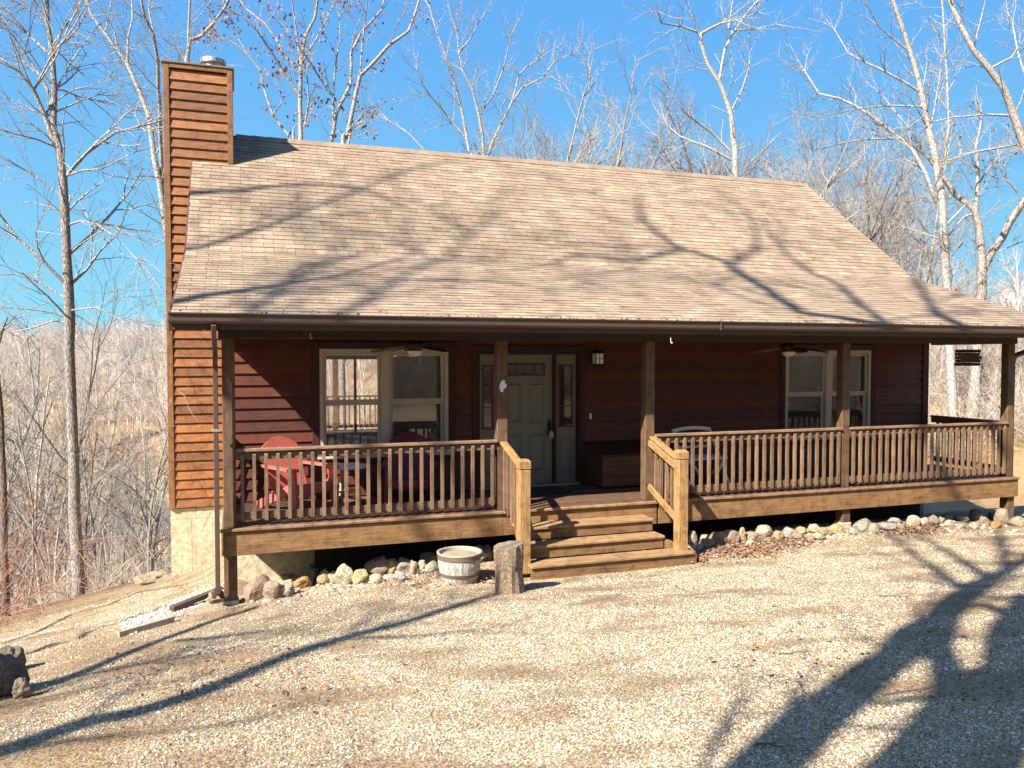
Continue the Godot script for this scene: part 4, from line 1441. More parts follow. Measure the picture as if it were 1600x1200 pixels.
# ---------------------------------------------------------------- yard things
func build_yard_things() -> void:
	# half barrel planter
	var g := hit(718, 908)
	var t := thing("barrel_planter", "pale half barrel planter with brown hoops before the porch", "planter", g)
	var stave := mat("barrel_stave", lin(0.50, 0.475, 0.43), 0.6, stone_tex, Vector3(3, 1, 3))
	var n := 20
	var rad := func(y: float) -> float: return 0.205 + 0.055 * y / 0.34 + 0.018 * sin(PI * y / 0.34)
	var mb := MB.new()
	for e in [0]:
		var ys := [0.0, 0.11, 0.22, 0.34]
		var half := PI / n * 0.97
		for k in 3:
			var p := []
			for q in [[ys[k], -half], [ys[k], half], [ys[k + 1], half], [ys[k + 1], -half]]:
				var r: float = rad.call(q[0])
				p.append(Vector3(sin(q[1]) * r, q[0], cos(q[1]) * r))
			mb.face(p, Vector3(0, 0.17, 0))
			for s in [-1.0, 1.0]:
				var r0: float = rad.call(ys[k])
				var r1: float = rad.call(ys[k + 1])
				var sd := Vector3(sin(half * s), 0, cos(half * s))
				mb.face([sd * r0 + Vector3(0, ys[k], 0), sd * r1 + Vector3(0, ys[k + 1], 0), sd * (r1 - 0.02) + Vector3(0, ys[k + 1], 0), sd * (r0 - 0.02) + Vector3(0, ys[k], 0)], Vector3(0, 0.17, 0.2))
	var sm := mb.mesh()
	for k in n: put("stave", sm, stave, t, Vector3.ZERO, Basis(Vector3.UP, TAU * k / n))
	var band := mat("barrel_band", lin(0.13, 0.085, 0.055), 0.5)
	for q in [[0.285, 0.345], [0.085, 0.13]]:
		mb = MB.new()
		var r0: float = rad.call(q[0]) + 0.006
		var r1: float = rad.call(q[1]) + 0.006
		mb.lathe([Vector2(r0 - 0.004, q[0]), Vector2(r0, q[0] + 0.004), Vector2(r1, q[1] - 0.004), Vector2(r1 - 0.004, q[1])], 40)
		part("hoop", mb, band, t)
	mb = MB.new()
	mb.lathe([Vector2(0.262, 0.335), Vector2(0.272, 0.345), Vector2(0.272, 0.36), Vector2(0.252, 0.364), Vector2(0.24, 0.355), Vector2(0.238, 0.30)], 40)
	part("rim", mb, mat("barrel_rim", lin(0.30, 0.26, 0.21), 0.6), t)
	mb = MB.new()
	mb.lathe([Vector2(0.245, 0.315), Vector2(0.12, 0.335), Vector2(0.0, 0.325)], 24)
	part("soil", mb, mat("planter_soil", lin(0.36, 0.29, 0.19), 0.95, grit_tex, Vector3(6, 6, 6), 0.6), t)
	# weathered log stump
	g = hit(795, 925)
	t = thing("log_stump", "grey weathered upright log standing left of the steps", "stump", g + Vector3(0, -0.03, 0), 0.3)
	mb = MB.new()
	var rng := RandomNumberGenerator.new()
	rng.seed = 9
	var rings := []
	var m := 22
	for k in 9:
		var ring := []
		for s in m:
			var an := TAU * s / m
			var r := 0.160 + 0.006 * sin(an * 3 + k * 0.2) + 0.008 * sin(an * 9.0 + 1.0 + k * 0.5) + 0.012 * cos(k * 0.9) + rng.randf_range(-0.004, 0.004) - 0.006 * k / 8.0
			var y := 0.56 * k / 8.0
			if k == 8: y += 0.02 * sin(an + 1.0) + rng.randf_range(-0.008, 0.008)
			ring.append(Vector3(cos(an) * r, y, sin(an) * r))
		rings.append(ring)
	for k in 8:
		for s in m: mb.face([rings[k][s], rings[k][(s + 1) % m], rings[k + 1][(s + 1) % m], rings[k + 1][s]], Vector3(0, rings[k][s].y, 0))
	part("bark", mb, mat("stump_wood", lin(0.42, 0.31, 0.205), 0.95, bark_tex, Vector3(7, 1.1, 7), 1.5), t)
	mb = MB.new()
	for s in m: mb.face([rings[8][s], rings[8][(s + 1) % m], Vector3(0, 0.555, 0)], Vector3(0, 0, 0))
	part("cut_top", mb, mat("stump_top", lin(0.42, 0.34, 0.24), 0.95, bark_tex, Vector3(7, 7, 7), 0.8), t)
	build_rocks()
	# rubble between the rocks, leaves along the gutter
	var rp: Array[Transform3D] = []
	var rt := PackedColorArray()
	for k in 520:
		var x := rng.randf_range(385, 690) if k % 2 else rng.randf_range(1085, 1600)
		var y := 0.0
		if x < 700: y = lerpf(936, 894, clampf((x - 400) / 260.0, 0, 1)) + rng.randfn() * 6.0
		else: y = lerpf(858, 822, clampf((x - 1090) / 420.0, 0, 1)) + rng.randfn() * 5.0
		var p := hit(x, y)
		var sc := rng.randf_range(0.012, 0.034)
		rp.append(Transform3D(Basis.from_euler(Vector3(rng.randf() * 6, rng.randf() * 6, 0)).scaled(Vector3(sc * 1.2, sc * 0.8, sc)), p + Vector3(0, sc * 0.3, 0)))
		rt.append([Color(0.40, 0.34, 0.24), Color(0.30, 0.22, 0.14), Color(0.46, 0.42, 0.34), Color(0.22, 0.16, 0.11)][rng.randi() % 4])
	var rub := scatter("rock_rubble", stone_mesh(4, 1, 0.2), mat("gravel", Color.WHITE), rp, rt)
	tag(rub, "small broken stones lying between the border rocks", "rubble", "", "stuff")
	# flat slab under the corner post, edging plank and white stones by the outlet
	var sp := mat("rock0", lin(0.42, 0.34, 0.23), 0.95, stone_tex, Vector3(2.4, 2.4, 2.4), 1.0)
	var slab := put("flat_stone", stone_mesh(61, 2, 0.25), sp, self, hit(330, 953) + Vector3(0, 0.01, 0), Basis.from_scale(Vector3(0.30, 0.05, 0.17)))
	tag(slab, "flat tan stone lying under the downspout at the corner post", "stone")
	var a := hit(185, 996)
	var b := hit(272, 972)
	mb = MB.new()
	mb.bar(a + Vector3(0, 0.0, 0), b + Vector3(0, 0.01, 0), 0.04, 0.12, Vector3.UP, 0.006)
	var pl := part("edging_board", mb, wood("grey_board", lin(0.42, 0.36, 0.28), 0), self)
	tag(pl, "grey weathered board edging the drain by the downspout outlet", "board")
	var place: Array[Transform3D] = []
	var tint := PackedColorArray()
	for k in 1500:
		var f := rng.randf()
		var p := hit(lerpf(195, 350, f) + rng.randf_range(-12, 12), lerpf(985, 925, f) + rng.randf_range(-16, 8))
		var s := rng.randf_range(0.010, 0.02)
		place.append(Transform3D(Basis.from_euler(Vector3(rng.randf() * 6, rng.randf() * 6, 0)).scaled(Vector3(s, s * 0.8, s)), p + Vector3(0, s * 0.3, 0)))
		tint.append(Color(0.37, 0.34, 0.285) * rng.randf_range(0.75, 1.1))
	var ws := scatter("white_pebbles", stone_mesh(3, 0, 0.0), mat("gravel", Color.WHITE), place, tint)
	tag(ws, "white drainage pebbles spread below the downspout outlet", "pebbles", "", "stuff")
	# brown leaf litter in front of the rocks
	place = []
	tint = PackedColorArray()
	for q in [[1165.0, 862.0, 60.0, 14.0, 1300], [1230.0, 848.0, 60.0, 9.0, 500], [1430.0, 828.0, 70.0, 10.0, 900], [1090.0, 872.0, 22.0, 12.0, 200], [770.0, 905.0, 40.0, 10.0, 180], [640.0, 912.0, 90.0, 10.0, 110], [1000.0, 890.0, 500.0, 60.0, 130], [120.0, 905.0, 150.0, 18.0, 500], [1300.0, 1000.0, 280.0, 90.0, 120], [300.0, 1050.0, 280.0, 60.0, 160]]:
		for k in q[4]:
			var p := hit(q[0] + rng.randfn() * q[2] * 0.5, minf(q[1] + rng.randfn() * q[3] * 0.5, 1195.0))
			var s := rng.randf_range(0.011, 0.022)
			place.append(Transform3D(Basis.from_euler(Vector3(rng.randf_range(-0.7, 0.7), rng.randf() * 6.28, rng.randf_range(-0.7, 0.7))).scaled(Vector3(s, s, s * 1.5)), p + Vector3(0, 0.012 + 0.03 * rng.randf(), 0)))
			tint.append([Color(0.24, 0.13, 0.07), Color(0.17, 0.085, 0.05), Color(0.30, 0.19, 0.11), Color(0.13, 0.075, 0.05)][rng.randi() % 4])
	mb = MB.new()
	for s in [-1.0, 1.0]:
		mb.face([Vector3(0, 0, -1), Vector3(s * 0.7, 0.3, -0.2), Vector3(s * 0.5, 0.25, 0.5), Vector3(0, 0, 1)], Vector3(0, -2, 0))
	var lm := mat("dead_leaf", Color.WHITE, 0.85)
	lm.vertex_color_use_as_albedo = true
	var lf := scatter("leaf_litter", mb.mesh(), lm, place, tint)
	tag(lf, "brown dead leaves lying in drifts along the rocks and yard", "leaves", "", "stuff")
	var gp: Array[Transform3D] = []
	var gt := PackedColorArray()
	for k in 260:
		var u := rng.randf_range(-0.4, 12.8)
		var v := -0.56 + absf(rng.randfn()) * 0.07
		var sz := rng.randf_range(0.010, 0.022)
		gp.append(Transform3D(Basis.from_euler(Vector3(rng.randf_range(-0.6, 0.6), rng.randf() * 6.28, rng.randf_range(-0.6, 0.6))).scaled(Vector3(sz, sz, sz * 1.5)), V3(u, v, maxf(roof_h(v), 2.47) + 0.022)))
		gt.append([Color(0.26, 0.17, 0.10), Color(0.40, 0.33, 0.24), Color(0.18, 0.11, 0.07)][rng.randi() % 3])
	var gl := scatter("gutter_leaves", mb.mesh(), lm, gp, gt)
	tag(gl, "dead leaves caught along the gutter at the roof edge", "leaves", "", "stuff")
	# fallen twigs on the gravel
	var twig := mat("twig", lin(0.13, 0.09, 0.065), 0.9)
	var tw := [[[1375.0, 1088.0, 1480.0, 1072.0], "thin dark fallen twig lying in the tree shadow at the right"], [[1175.0, 1165.0, 1235.0, 1170.0], "short dark twig lying near the bottom of the gravel"], [[1215.0, 1025.0, 1270.0, 1018.0], "thin bent twig lying on the sunlit gravel"], [[1370.0, 932.0, 1420.0, 934.0], "faint straight twig lying on gravel below the rocks"]]
	for q in tw:
		var p0 := hit(q[0][0], q[0][1])
		var p1 := hit(q[0][2], q[0][3])
		mb = MB.new()
		var pts := []
		for k in 6:
			var p := p0.lerp(p1, k / 5.0)
			pts.append(ground(p.x + rng.randf_range(-0.015, 0.015), -p.z + rng.randf_range(-0.02, 0.02)) + Vector3(0, 0.014, 0))
		mb.tube(pts, [0.005, 0.005, 0.0045, 0.004, 0.003, 0.002], 5)
		mb.tube([pts[2], pts[2] + (pts[3] - pts[2]).rotated(Vector3.UP, 0.7)], [0.004, 0.002], 4)
		var o := part("fallen_twig", mb, twig, self)
		tag(o, q[1], "twig", "fallen twigs on the gravel")


func build_rocks() -> void:
	var rng := RandomNumberGenerator.new()
	rng.seed = 303
	var shapes := []
	for k in 7: shapes.append(stone_mesh(200 + k * 3, 2, 0.22))
	var cols := [["tan", lin(0.33, 0.26, 0.17)], ["cream", lin(0.41, 0.345, 0.24)], ["yellowish", lin(0.40, 0.29, 0.145)], ["pale grey", lin(0.34, 0.305, 0.25)], ["brown", lin(0.30, 0.21, 0.14)], ["rusty", lin(0.40, 0.23, 0.10)]]
	var ms := []
	cols.append(["dark", lin(0.15, 0.12, 0.085)])
	for k in cols.size(): ms.append(mat("rock%d" % k, cols[k][1], 0.95, stone_tex, Vector3(2.4, 2.4, 2.4), 1.0))
	# foot of each rock in the photograph: x, y, width in pixels, height, colour
	var left := [[402, 938, 46, 40, 4], [431, 936, 34, 32, 4], [449, 930, 28, 26, 1], [471, 920, 32, 26, 5], [446, 914, 30, 20, 0], [486, 908, 32, 30, 3], [462, 902, 24, 16, 0], [507, 914, 20, 26, 2], [521, 912, 16, 22, 1], [541, 914, 32, 36, 1], [566, 913, 28, 24, 2], [563, 893, 18, 14, 3], [594, 898, 38, 30, 0], [588, 912, 20, 16, 1], [614, 896, 22, 24, 2], [625, 908, 24, 16, 3], [634, 894, 28, 26, 3], [648, 900, 16, 30, 0], [660, 892, 20, 18, 1], [671, 882, 30, 20, 0], [678, 894, 24, 18, 1], [748, 880, 30, 32, 1], [762, 876, 20, 26, 0]]
	var right := [[1084, 850, 14, 22, 1], [1094, 862, 14, 16, 3], [1108, 858, 22, 20, 4], [1128, 852, 30, 26, 4], [1104, 846, 16, 12, 1], [1146, 850, 32, 22, 4], [1162, 848, 14, 26, 2], [1178, 846, 30, 16, 0], [1197, 838, 28, 18, 1], [1176, 852, 16, 10, 1], [1218, 844, 16, 17, 2], [1236, 842, 22, 20, 3], [1252, 844, 18, 12, 4], [1256, 834, 20, 12, 2], [1276, 834, 20, 18, 1], [1284, 844, 22, 12, 1], [1290, 838, 26, 14, 2], [1312, 834, 26, 16, 2], [1334, 836, 12, 14, 1], [1355, 832, 30, 24, 3], [1370, 834, 18, 18, 1], [1392, 830, 24, 16, 3], [1400, 818, 20, 10, 3], [1411, 828, 14, 13, 0], [1432, 824, 22, 20, 1], [1446, 822, 16, 16, 1], [1462, 820, 20, 16, 0], [1474, 818, 12, 13, 1], [1488, 824, 20, 12, 1], [1506, 826, 20, 10, 3], [1484, 813, 18, 12, 0], [1508, 815, 22, 12, 1], [1524, 826, 16, 12, 1], [1530, 814, 20, 20, 3], [1541, 822, 18, 18, 0], [1556, 812, 18, 14, 0], [1573, 820, 26, 28, 0], [1560, 826, 16, 12, 5], [1596, 822, 22, 16, 1]]
	var ord := ["first", "second", "third", "fourth", "fifth", "sixth", "seventh", "eighth", "ninth", "tenth", "eleventh", "twelfth", "thirteenth", "fourteenth", "fifteenth", "sixteenth", "seventeenth", "eighteenth"]
	for side in 2:
		var count := {}
		for q in ([left, right][side]):
			var cname: String = cols[q[4]][0]
			var idx: int = count.get(cname, 0)
			count[cname] = idx + 1
			var base := hit(q[0], q[1])
			var depth := (base - eye()).dot(ray(800, 600 - FPX * tan(-PITCH)).normalized())
			var w: float = q[2] / FPX * depth
			var h: float = q[3] / FPX * depth
			var size := "broad" if q[2] > 29 else ("small" if q[2] < 19 else "rounded")
			if q[3] > q[2]: size = "upright"
			var label := "%s %s rock, %s %s one %s" % [size, cname, ord[idx], cname, "right of the left corner post" if side == 0 else "right of the steps along the porch"]
			var o := MeshInstance3D.new()
			o.name = numbered("rock")
			o.mesh = shapes[rng.randi() % shapes.size()]
			o.material_override = ms[q[4]]
			var b := Basis(Vector3.UP, rng.randf() * TAU) * Basis(Vector3.RIGHT, rng.randf_range(-0.3, 0.3))
			o.transform = Transform3D(Basis.from_scale(Vector3(w * 0.55, h * 0.56, w * rng.randf_range(0.42, 0.55))) * b, base + Vector3(0, h * 0.33, 0) - Vector3(0, 0, w * 0.25))
			add_child(o)
			tag(o, label, "rock", "rocks bordering the porch")
	# rocks at the left edge of the picture and by the chimney
	var extra := [[14, 1084, 40, 52, 6, "large dark brown rock at the left edge of the yard"], [16, 1050, 34, 32, 6, "dark rock topping the pile at the left edge"], [-18, 1090, 60, 60, 6, "brown rock behind the pile at the far left edge"], [34, 1090, 20, 24, 0, "small tan rock leaning on the pile at the left edge"], [245, 908, 46, 14, 0, "flat tan rock lying beside the chimney foundation"], [345, 940, 30, 16, 0, "tan rock wedged between downspout and corner post foot"]]
	for q in extra:
		var base := hit(q[0], q[1])
		var depth := (base - eye()).length()
		var o := MeshInstance3D.new()
		o.name = numbered("rock")
		o.mesh = stone_mesh(400 + int(q[0]), 3, 0.5)
		o.material_override = ms[q[4]]
		o.transform = Transform3D(Basis.from_scale(Vector3(q[2] / FPX * depth * 0.58, q[3] / FPX * depth * 0.6, q[2] / FPX * depth * 0.5)) * Basis(Vector3.UP, rng.randf() * TAU), base + Vector3(0, q[3] / FPX * depth * 0.4, 0))
		add_child(o)
		tag(o, q[5], "rock")


# ---------------------------------------------------------------- trees
func bark(key: String, col: Color, scale := Vector3(2.2, 0.5, 2.2), bump := 1.6) -> StandardMaterial3D:
	return mat("bark_" + key, col, 0.95, bark_tex, scale, bump)

# a twig or limb that forks again and again
func grow(mb: MB, p: Vector3, dir: Vector3, len: float, rad: float, level: int, rng: RandomNumberGenerator, most: int, up := 0.25, tips: Array = []) -> void:
	var segs := 4 if level < most else 3
	var pts := [p]
	var rs := [rad]
	var d := dir
	var tip := maxf(rad * 0.35, 0.003)
	for k in segs:
		d = (d + Vector3(rng.randfn(), rng.randfn(), rng.randfn()) * 0.14 + Vector3.UP * up * 0.22).normalized()
		p += d * (len / segs)
		pts.append(p)
		rs.append(lerpf(rad, tip, (k + 1.0) / segs))
	mb.tube(pts, rs, 5 if rad > 0.03 else (4 if rad > 0.012 else 3))
	if level >= most:
		tips.append(p)
		return
	var n := int(clampf(len * 2.6, 3, 7)) if level < most - 1 else int(clampf(len * 4.5, 3, 6))
	for k in n:
		var t := lerpf(0.22, 1.0, (k + rng.randf() * 0.7) / n)
		var f := t * segs
		var j := mini(int(f), segs - 1)
		var b: Vector3 = (pts[j] as Vector3).lerp(pts[j + 1], f - j)
		var dd: Vector3 = (pts[j + 1] - pts[j]).normalized()
		var ax := dd.cross(Vector3(rng.randfn(), rng.randfn(), rng.randfn())).normalized()
		var nd := dd.rotated(ax, rng.randf_range(0.45, 1.0))
		grow(mb, b, nd, len * rng.randf_range(0.38, 0.62) * (1.15 - 0.45 * t), maxf(rad * lerpf(0.6, 0.35, t), 0.003), level + 1, rng, most, up, tips)

func smooth_line(pts: Array, rs: Array, rng: RandomNumberGenerator, wob: float) -> Array:
	var op := []
	var orr := []
	for k in pts.size() - 1:
		var p0: Vector3 = pts[maxi(k - 1, 0)]
		var p1: Vector3 = pts[k]
		var p2: Vector3 = pts[k + 1]
		var p3: Vector3 = pts[mini(k + 2, pts.size() - 1)]
		var n := clampi(int(p1.distance_to(p2) / 0.5), 1, 6)
		for j in n:
			var t := float(j) / n
			op.append(p1.cubic_interpolate(p2, p0, p3, t) + Vector3(rng.randfn(), 0, rng.randfn()) * wob * lerpf(rs[k], rs[k + 1], t))
			orr.append(lerpf(rs[k], rs[k + 1], t) * rng.randf_range(0.95, 1.06))
	op.append(pts[-1]); orr.append(rs[-1])
	return [op, orr]

# limbs: [first width px, last width px, x, y, x, y ...]; the first is the trunk. Each limb keeps its own lean in depth.
func photo_tree(called: String, label: String, depth: float, limbs: Array, sd: int, m: Material, dens := 1.0, reach := 1.0, leaves := 0, up := 0.3, slim := 0.42, crown_mat: Material = null) -> void:
	var rng := RandomNumberGenerator.new()
	rng.seed = sd
	var root: Vector3 = at(limbs[0][2], limbs[0][3], depth)
	var foot := Vector3(root.x, land(root.x, -root.z) - 0.2, root.z)
	var t := thing(called, label, "tree", foot, 0.0, "bare trees round the cabin")
	var trunk := MB.new()
	var crown := MB.new()
	var tips := []
	var view := ray(800, 557).normalized()
	var done := []
	for li in limbs.size():
		var L: Array = limbs[li]
		var n := (L.size() - 2) / 2
		var pts := []
		var rs := []
		var lean := 0.0 if li == 0 else rng.randf_range(-0.55, 0.55)
		var dz := 0.0
		if li > 0:
			var first: Vector3 = at(L[2], L[3], depth)
			var best := 1e9
			for q in done:
				var flat: Vector3 = q - view * (q - first).dot(view)
				if flat.distance_to(first) < best:
					best = flat.distance_to(first)
					dz = (q - first).dot(view)
		var run := 0.0
		for k in n:
			var z := depth + dz + lean * run
			var p := at(L[2 + 2 * k], L[3 + 2 * k], z)
			if k > 0: run += p.distance_to(pts[-1])
			if li == 0: z += 0.15 * sin(run * 0.7)
			pts.append(at(L[2 + 2 * k], L[3 + 2 * k], z))
			rs.append(slim * lerpf(L[0], L[1], float(k) / (n - 1)) / FPX * depth)
		if li == 0 and pts[0].y > foot.y + 0.1:
			pts.push_front(Vector3(foot.x, foot.y, foot.z)); rs.push_front(rs[0] * 1.25)
		var sm := smooth_line(pts, rs, rng, 0.10 if li == 0 else 0.3)
		var sp: Array = sm[0]
		var sr: Array = sm[1]
		for k in sp.size():
			done.append(sp[k])
			sp[k] = sp[k] - foot
		if li == 0: trunk.tube(sp, sr, 10, true)
		else: crown.tube(sp, sr, 6, true)
		# twigs off the limb
		var gap := 0.0
		for k in range(1, sp.size()):
			gap += sp[k].distance_to(sp[k - 1])
			var tt := float(k) / sp.size()
			if li == 0 and tt < 0.45 and sp[k].y < 5.0:
				gap = 0.0
				continue
			var step: float = (0.42 if li == 0 else 0.27) / dens
			while gap > step:
				gap -= step
				var d: Vector3 = (sp[k] - sp[k - 1]).normalized()
				var ax := d.cross(Vector3(rng.randfn(), rng.randfn(), rng.randfn())).normalized()
				var big := rng.randf() < 0.35
				var ln := reach * (rng.randf_range(1.1, 2.2) if big else rng.randf_range(0.5, 1.2))
				grow(crown, sp[k], d.rotated(ax, rng.randf_range(0.5, 1.15)), ln, minf(sr[k] * 0.5, 0.012 * ln + 0.004), 1 if big else 2, rng, 3, up, tips)
		var dl: Vector3 = (sp[-1] - sp[-2]).normalized()
		for k in 3: grow(crown, sp[-1], (dl + Vector3(rng.randfn(), rng.randfn(), rng.randfn()) * 0.35).normalized(), reach * rng.randf_range(1.0, 1.9), sr[-1] * 0.8, 1, rng, 3, up, tips)
	part("trunk", trunk, m, t)
	part("crown", crown, crown_mat if crown_mat else m, t)
	if leaves > 0:
		var lf := MB.new()
		for k in leaves:
			var c: Vector3 = tips[rng.randi() % tips.size()]
			for j in 1 + rng.randi() % 3:
				lf.xf = Transform3D(Basis.from_euler(Vector3(rng.randf() * 6, rng.randf() * 6, rng.randf() * 6)).scaled(Vector3.ONE * rng.randf_range(0.04, 0.075)), c + Vector3(rng.randfn(), rng.randfn(), rng.randfn()) * 0.1)
				lf.face([Vector3(0, 0, -1), Vector3(0.55, 0.15, 0), Vector3(0, 0, 1), Vector3(-0.55, 0.15, 0)], Vector3(0, -1, 0))
		var ls := part("dead_leaves", lf, mat("tree_leaf", lin(0.25, 0.13, 0.085), 0.9), t)
		ls.set_meta("kind", "stuff")


func build_near_trees() -> void:
	var pale := bark("pale", lin(0.50, 0.465, 0.41))
	var grey := bark("grey", lin(0.33, 0.305, 0.27))
	var warm := bark("warm", lin(0.47, 0.42, 0.36))
	var dark := bark("dark", lin(0.16, 0.125, 0.10))
	photo_tree("tall_tree", "tall slender grey tree standing alone left of the cabin", 15.0, [
		[24.0, 7.0, 122.0, 905.0, 118.0, 800.0, 112.0, 650.0, 108.0, 500.0, 104.0, 400.0, 99.0, 280.0, 92.0, 232.0, 82.0, 196.0, 84.0, 140.0, 81.0, 80.0, 75.0, 35.0, 71.0, -60.0],
		[10.0, 4.0, 88.0, 226.0, 70.0, 182.0, 52.0, 140.0, 31.0, 112.0, 0.0, 91.0, -50.0, 55.0],
		[7.0, 3.0, 79.0, 150.0, 63.0, 119.0, 38.0, 84.0, 21.0, 56.0, 3.0, 38.0],
		[6.0, 2.5, 79.0, 86.0, 42.0, 52.0, 10.0, 14.0, -20.0, -15.0],
		[5.0, 2.0, 103.0, 275.0, 130.0, 266.0, 158.0, 264.0, 182.0, 252.0, 210.0, 238.0],
		[5.0, 2.0, 107.0, 352.0, 126.0, 345.0, 150.0, 350.0, 182.0, 371.0, 214.0, 405.0],
		[4.0, 1.6, 100.0, 310.0, 52.0, 273.0, 28.0, 259.0, 0.0, 241.0, -30.0, 228.0],
		[4.0, 2.0, 82.0, 72.0, 101.0, 42.0, 119.0, 21.0, 133.0, -5.0],
		[4.5, 1.8, 108.0, 505.0, 84.0, 501.0, 52.0, 512.0, 21.0, 519.0, -5.0, 508.0],
		[4.5, 1.6, 109.0, 470.0, 60.0, 440.0, 20.0, 428.0, -20.0, 430.0],
		[4.0, 1.5, 110.0, 485.0, 150.0, 480.0, 190.0, 500.0, 235.0, 540.0],
		[3.5, 1.5, 84.0, 160.0, 115.0, 140.0, 140.0, 135.0, 172.0, 120.0]], 11, grey, 1.9, 1.3, 0, -0.12, 0.38, pale)
	photo_tree("broken_tree", "thin dark tree trunk cut by the left edge of the picture", 13.0, [
		[13.0, 7.0, 8.0, 915.0, 5.0, 760.0, 1.0, 640.0, -6.0, 560.0]], 12, dark, 0.12, 0.5)
	photo_tree("twin_tree", "pale forked tree leaning left behind the chimney", 24.0, [
		[13.0, 3.5, 292.0, 600.0, 270.0, 420.0, 256.0, 330.0, 250.0, 290.0, 241.0, 245.0, 231.0, 175.0, 217.0, 140.0, 199.0, 101.0, 185.0, 80.0, 164.0, 52.0, 143.0, 24.0, 130.0, -10.0],
		[8.0, 4.0, 258.0, 345.0, 252.0, 270.0, 250.0, 200.0, 248.0, 140.0, 247.0, 98.0, 240.0, 52.0, 226.0, 28.0, 219.0, -8.0],
		[5.0, 2.5, 199.0, 101.0, 200.0, 60.0, 208.0, 30.0, 206.0, -5.0],
		[4.0, 3.0, 228.0, 206.0, 222.0, 200.0, 211.0, 178.0],
		[4.0, 2.0, 185.0, 80.0, 180.0, 52.0, 172.0, 36.0],
		[3.5, 1.6, 240.0, 52.0, 232.0, 15.0, 236.0, -20.0]], 13, pale, 0.8, 0.8)
	photo_tree("leaning_tree", "pale tree with a limb reaching right above the chimney flue", 23.0, [
		[9.0, 4.0, 290.0, 130.0, 293.0, 88.0, 297.0, 63.0, 315.0, 56.0, 332.0, 38.0, 350.0, 14.0, 362.0, -12.0],
		[5.0, 3.0, 293.0, 88.0, 295.0, 40.0, 297.0, 0.0, 298.0, -25.0],
		[3.0, 1.6, 293.0, 100.0, 280.0, 80.0, 268.0, 70.0],
		[3.0, 1.5, 330.0, 40.0, 326.0, 20.0, 320.0, -5.0]], 14, pale, 0.9, 0.7)
	photo_tree("leafy_tree", "pale tree with dead leaves rising behind the left end of the roof", 24.0, [
		[9.0, 4.0, 470.0, 270.0, 470.0, 214.0, 469.0, 165.0, 470.0, 124.0, 471.0, 91.0, 478.0, 55.0, 492.0, 28.0, 498.0, -8.0],
		[6.0, 3.0, 469.0, 151.0, 456.0, 132.0, 440.0, 107.0, 426.0, 85.0, 412.0, 63.0, 401.0, 47.0, 379.0, 25.0],
		[5.0, 2.5, 469.0, 112.0, 440.0, 83.0, 431.0, 60.0, 415.0, 38.0, 385.0, 14.0, 371.0, -5.0],
		[5.0, 2.5, 470.0, 96.0, 463.0, 55.0, 456.0, -2.0],
		[4.0, 2.0, 476.0, 200.0, 483.0, 160.0, 480.0, 120.0],
		[3.5, 1.8, 471.0, 100.0, 495.0, 60.0, 510.0, 30.0, 522.0, 5.0]], 15, warm, 0.75, 0.65, 260)
	photo_tree("arching_tree", "thin pale tree arching left just right of the chimney", 25.0, [
		[5.5, 2.0, 462.0, 270.0, 451.0, 212.0, 426.0, 179.0, 412.0, 137.0, 407.0, 110.0, 387.0, 85.0, 368.0, 69.0, 356.0, 62.0],
		[3.0, 1.5, 426.0, 179.0, 440.0, 160.0, 436.0, 140.0],
		[3.0, 1.5, 387.0, 85.0, 372.0, 60.0]], 16, warm, 0.8, 0.55, 160)
	photo_tree("forked_tree", "pale many stemmed tree with dead leaves behind the roof", 24.5, [
		[9.0, 4.0, 534.0, 275.0, 541.0, 217.0, 550.0, 176.0, 563.0, 118.0, 580.0, 102.0, 607.0, 71.0, 638.0, 49.0, 646.0, 30.0, 657.0, -6.0],
		[8.0, 3.0, 512.0, 275.0, 517.0, 217.0, 525.0, 176.0, 547.0, 132.0, 550.0, 82.0, 563.0, 52.0, 596.0, 16.0, 602.0, -8.0],
		[5.0, 2.5, 541.0, 178.0, 514.0, 143.0, 495.0, 115.0, 486.0, 99.0],
		[4.0, 2.0, 521.0, 195.0, 520.0, 140.0, 526.0, 90.0, 532.0, 55.0, 530.0, 30.0],
		[5.0, 3.5, 540.0, 262.0, 545.0, 220.0, 548.0, 205.0, 556.0, 195.0],
		[4.0, 1.8, 563.0, 118.0, 566.0, 70.0, 572.0, 20.0, 575.0, -10.0]], 17, warm, 0.75, 0.65, 260)
	photo_tree("spreading_tree", "wide fan shaped bare tree behind the middle of the roof", 30.0, [
		[6.0, 2.0, 742.0, 300.0, 733.0, 239.0, 728.0, 206.0, 720.0, 165.0, 709.0, 124.0, 698.0, 91.0, 684.0, 55.0, 672.0, 14.0],
		[6.0, 2.0, 752.0, 300.0, 756.0, 242.0, 748.0, 179.0, 737.0, 137.0, 723.0, 110.0, 717.0, 82.0, 714.0, 50.0],
		[5.5, 2.0, 756.0, 300.0, 762.0, 242.0, 781.0, 198.0, 800.0, 160.0, 811.0, 118.0, 822.0, 105.0, 838.0, 96.0],
		[4.0, 1.6, 800.0, 160.0, 816.0, 137.0, 849.0, 121.0, 866.0, 96.0, 890.0, 85.0],
		[5.0, 1.6, 731.0, 220.0, 709.0, 192.0, 690.0, 170.0, 671.0, 148.0, 660.0, 132.0, 651.0, 110.0],
		[4.0, 1.6, 748.0, 180.0, 770.0, 150.0, 786.0, 110.0, 795.0, 70.0],
		[3.5, 1.5, 662.0, 234.0, 640.0, 210.0, 607.0, 188.0],
		[3.5, 1.5, 717.0, 82.0, 735.0, 60.0, 745.0, 40.0]], 18, pale, 1.3, 0.8)
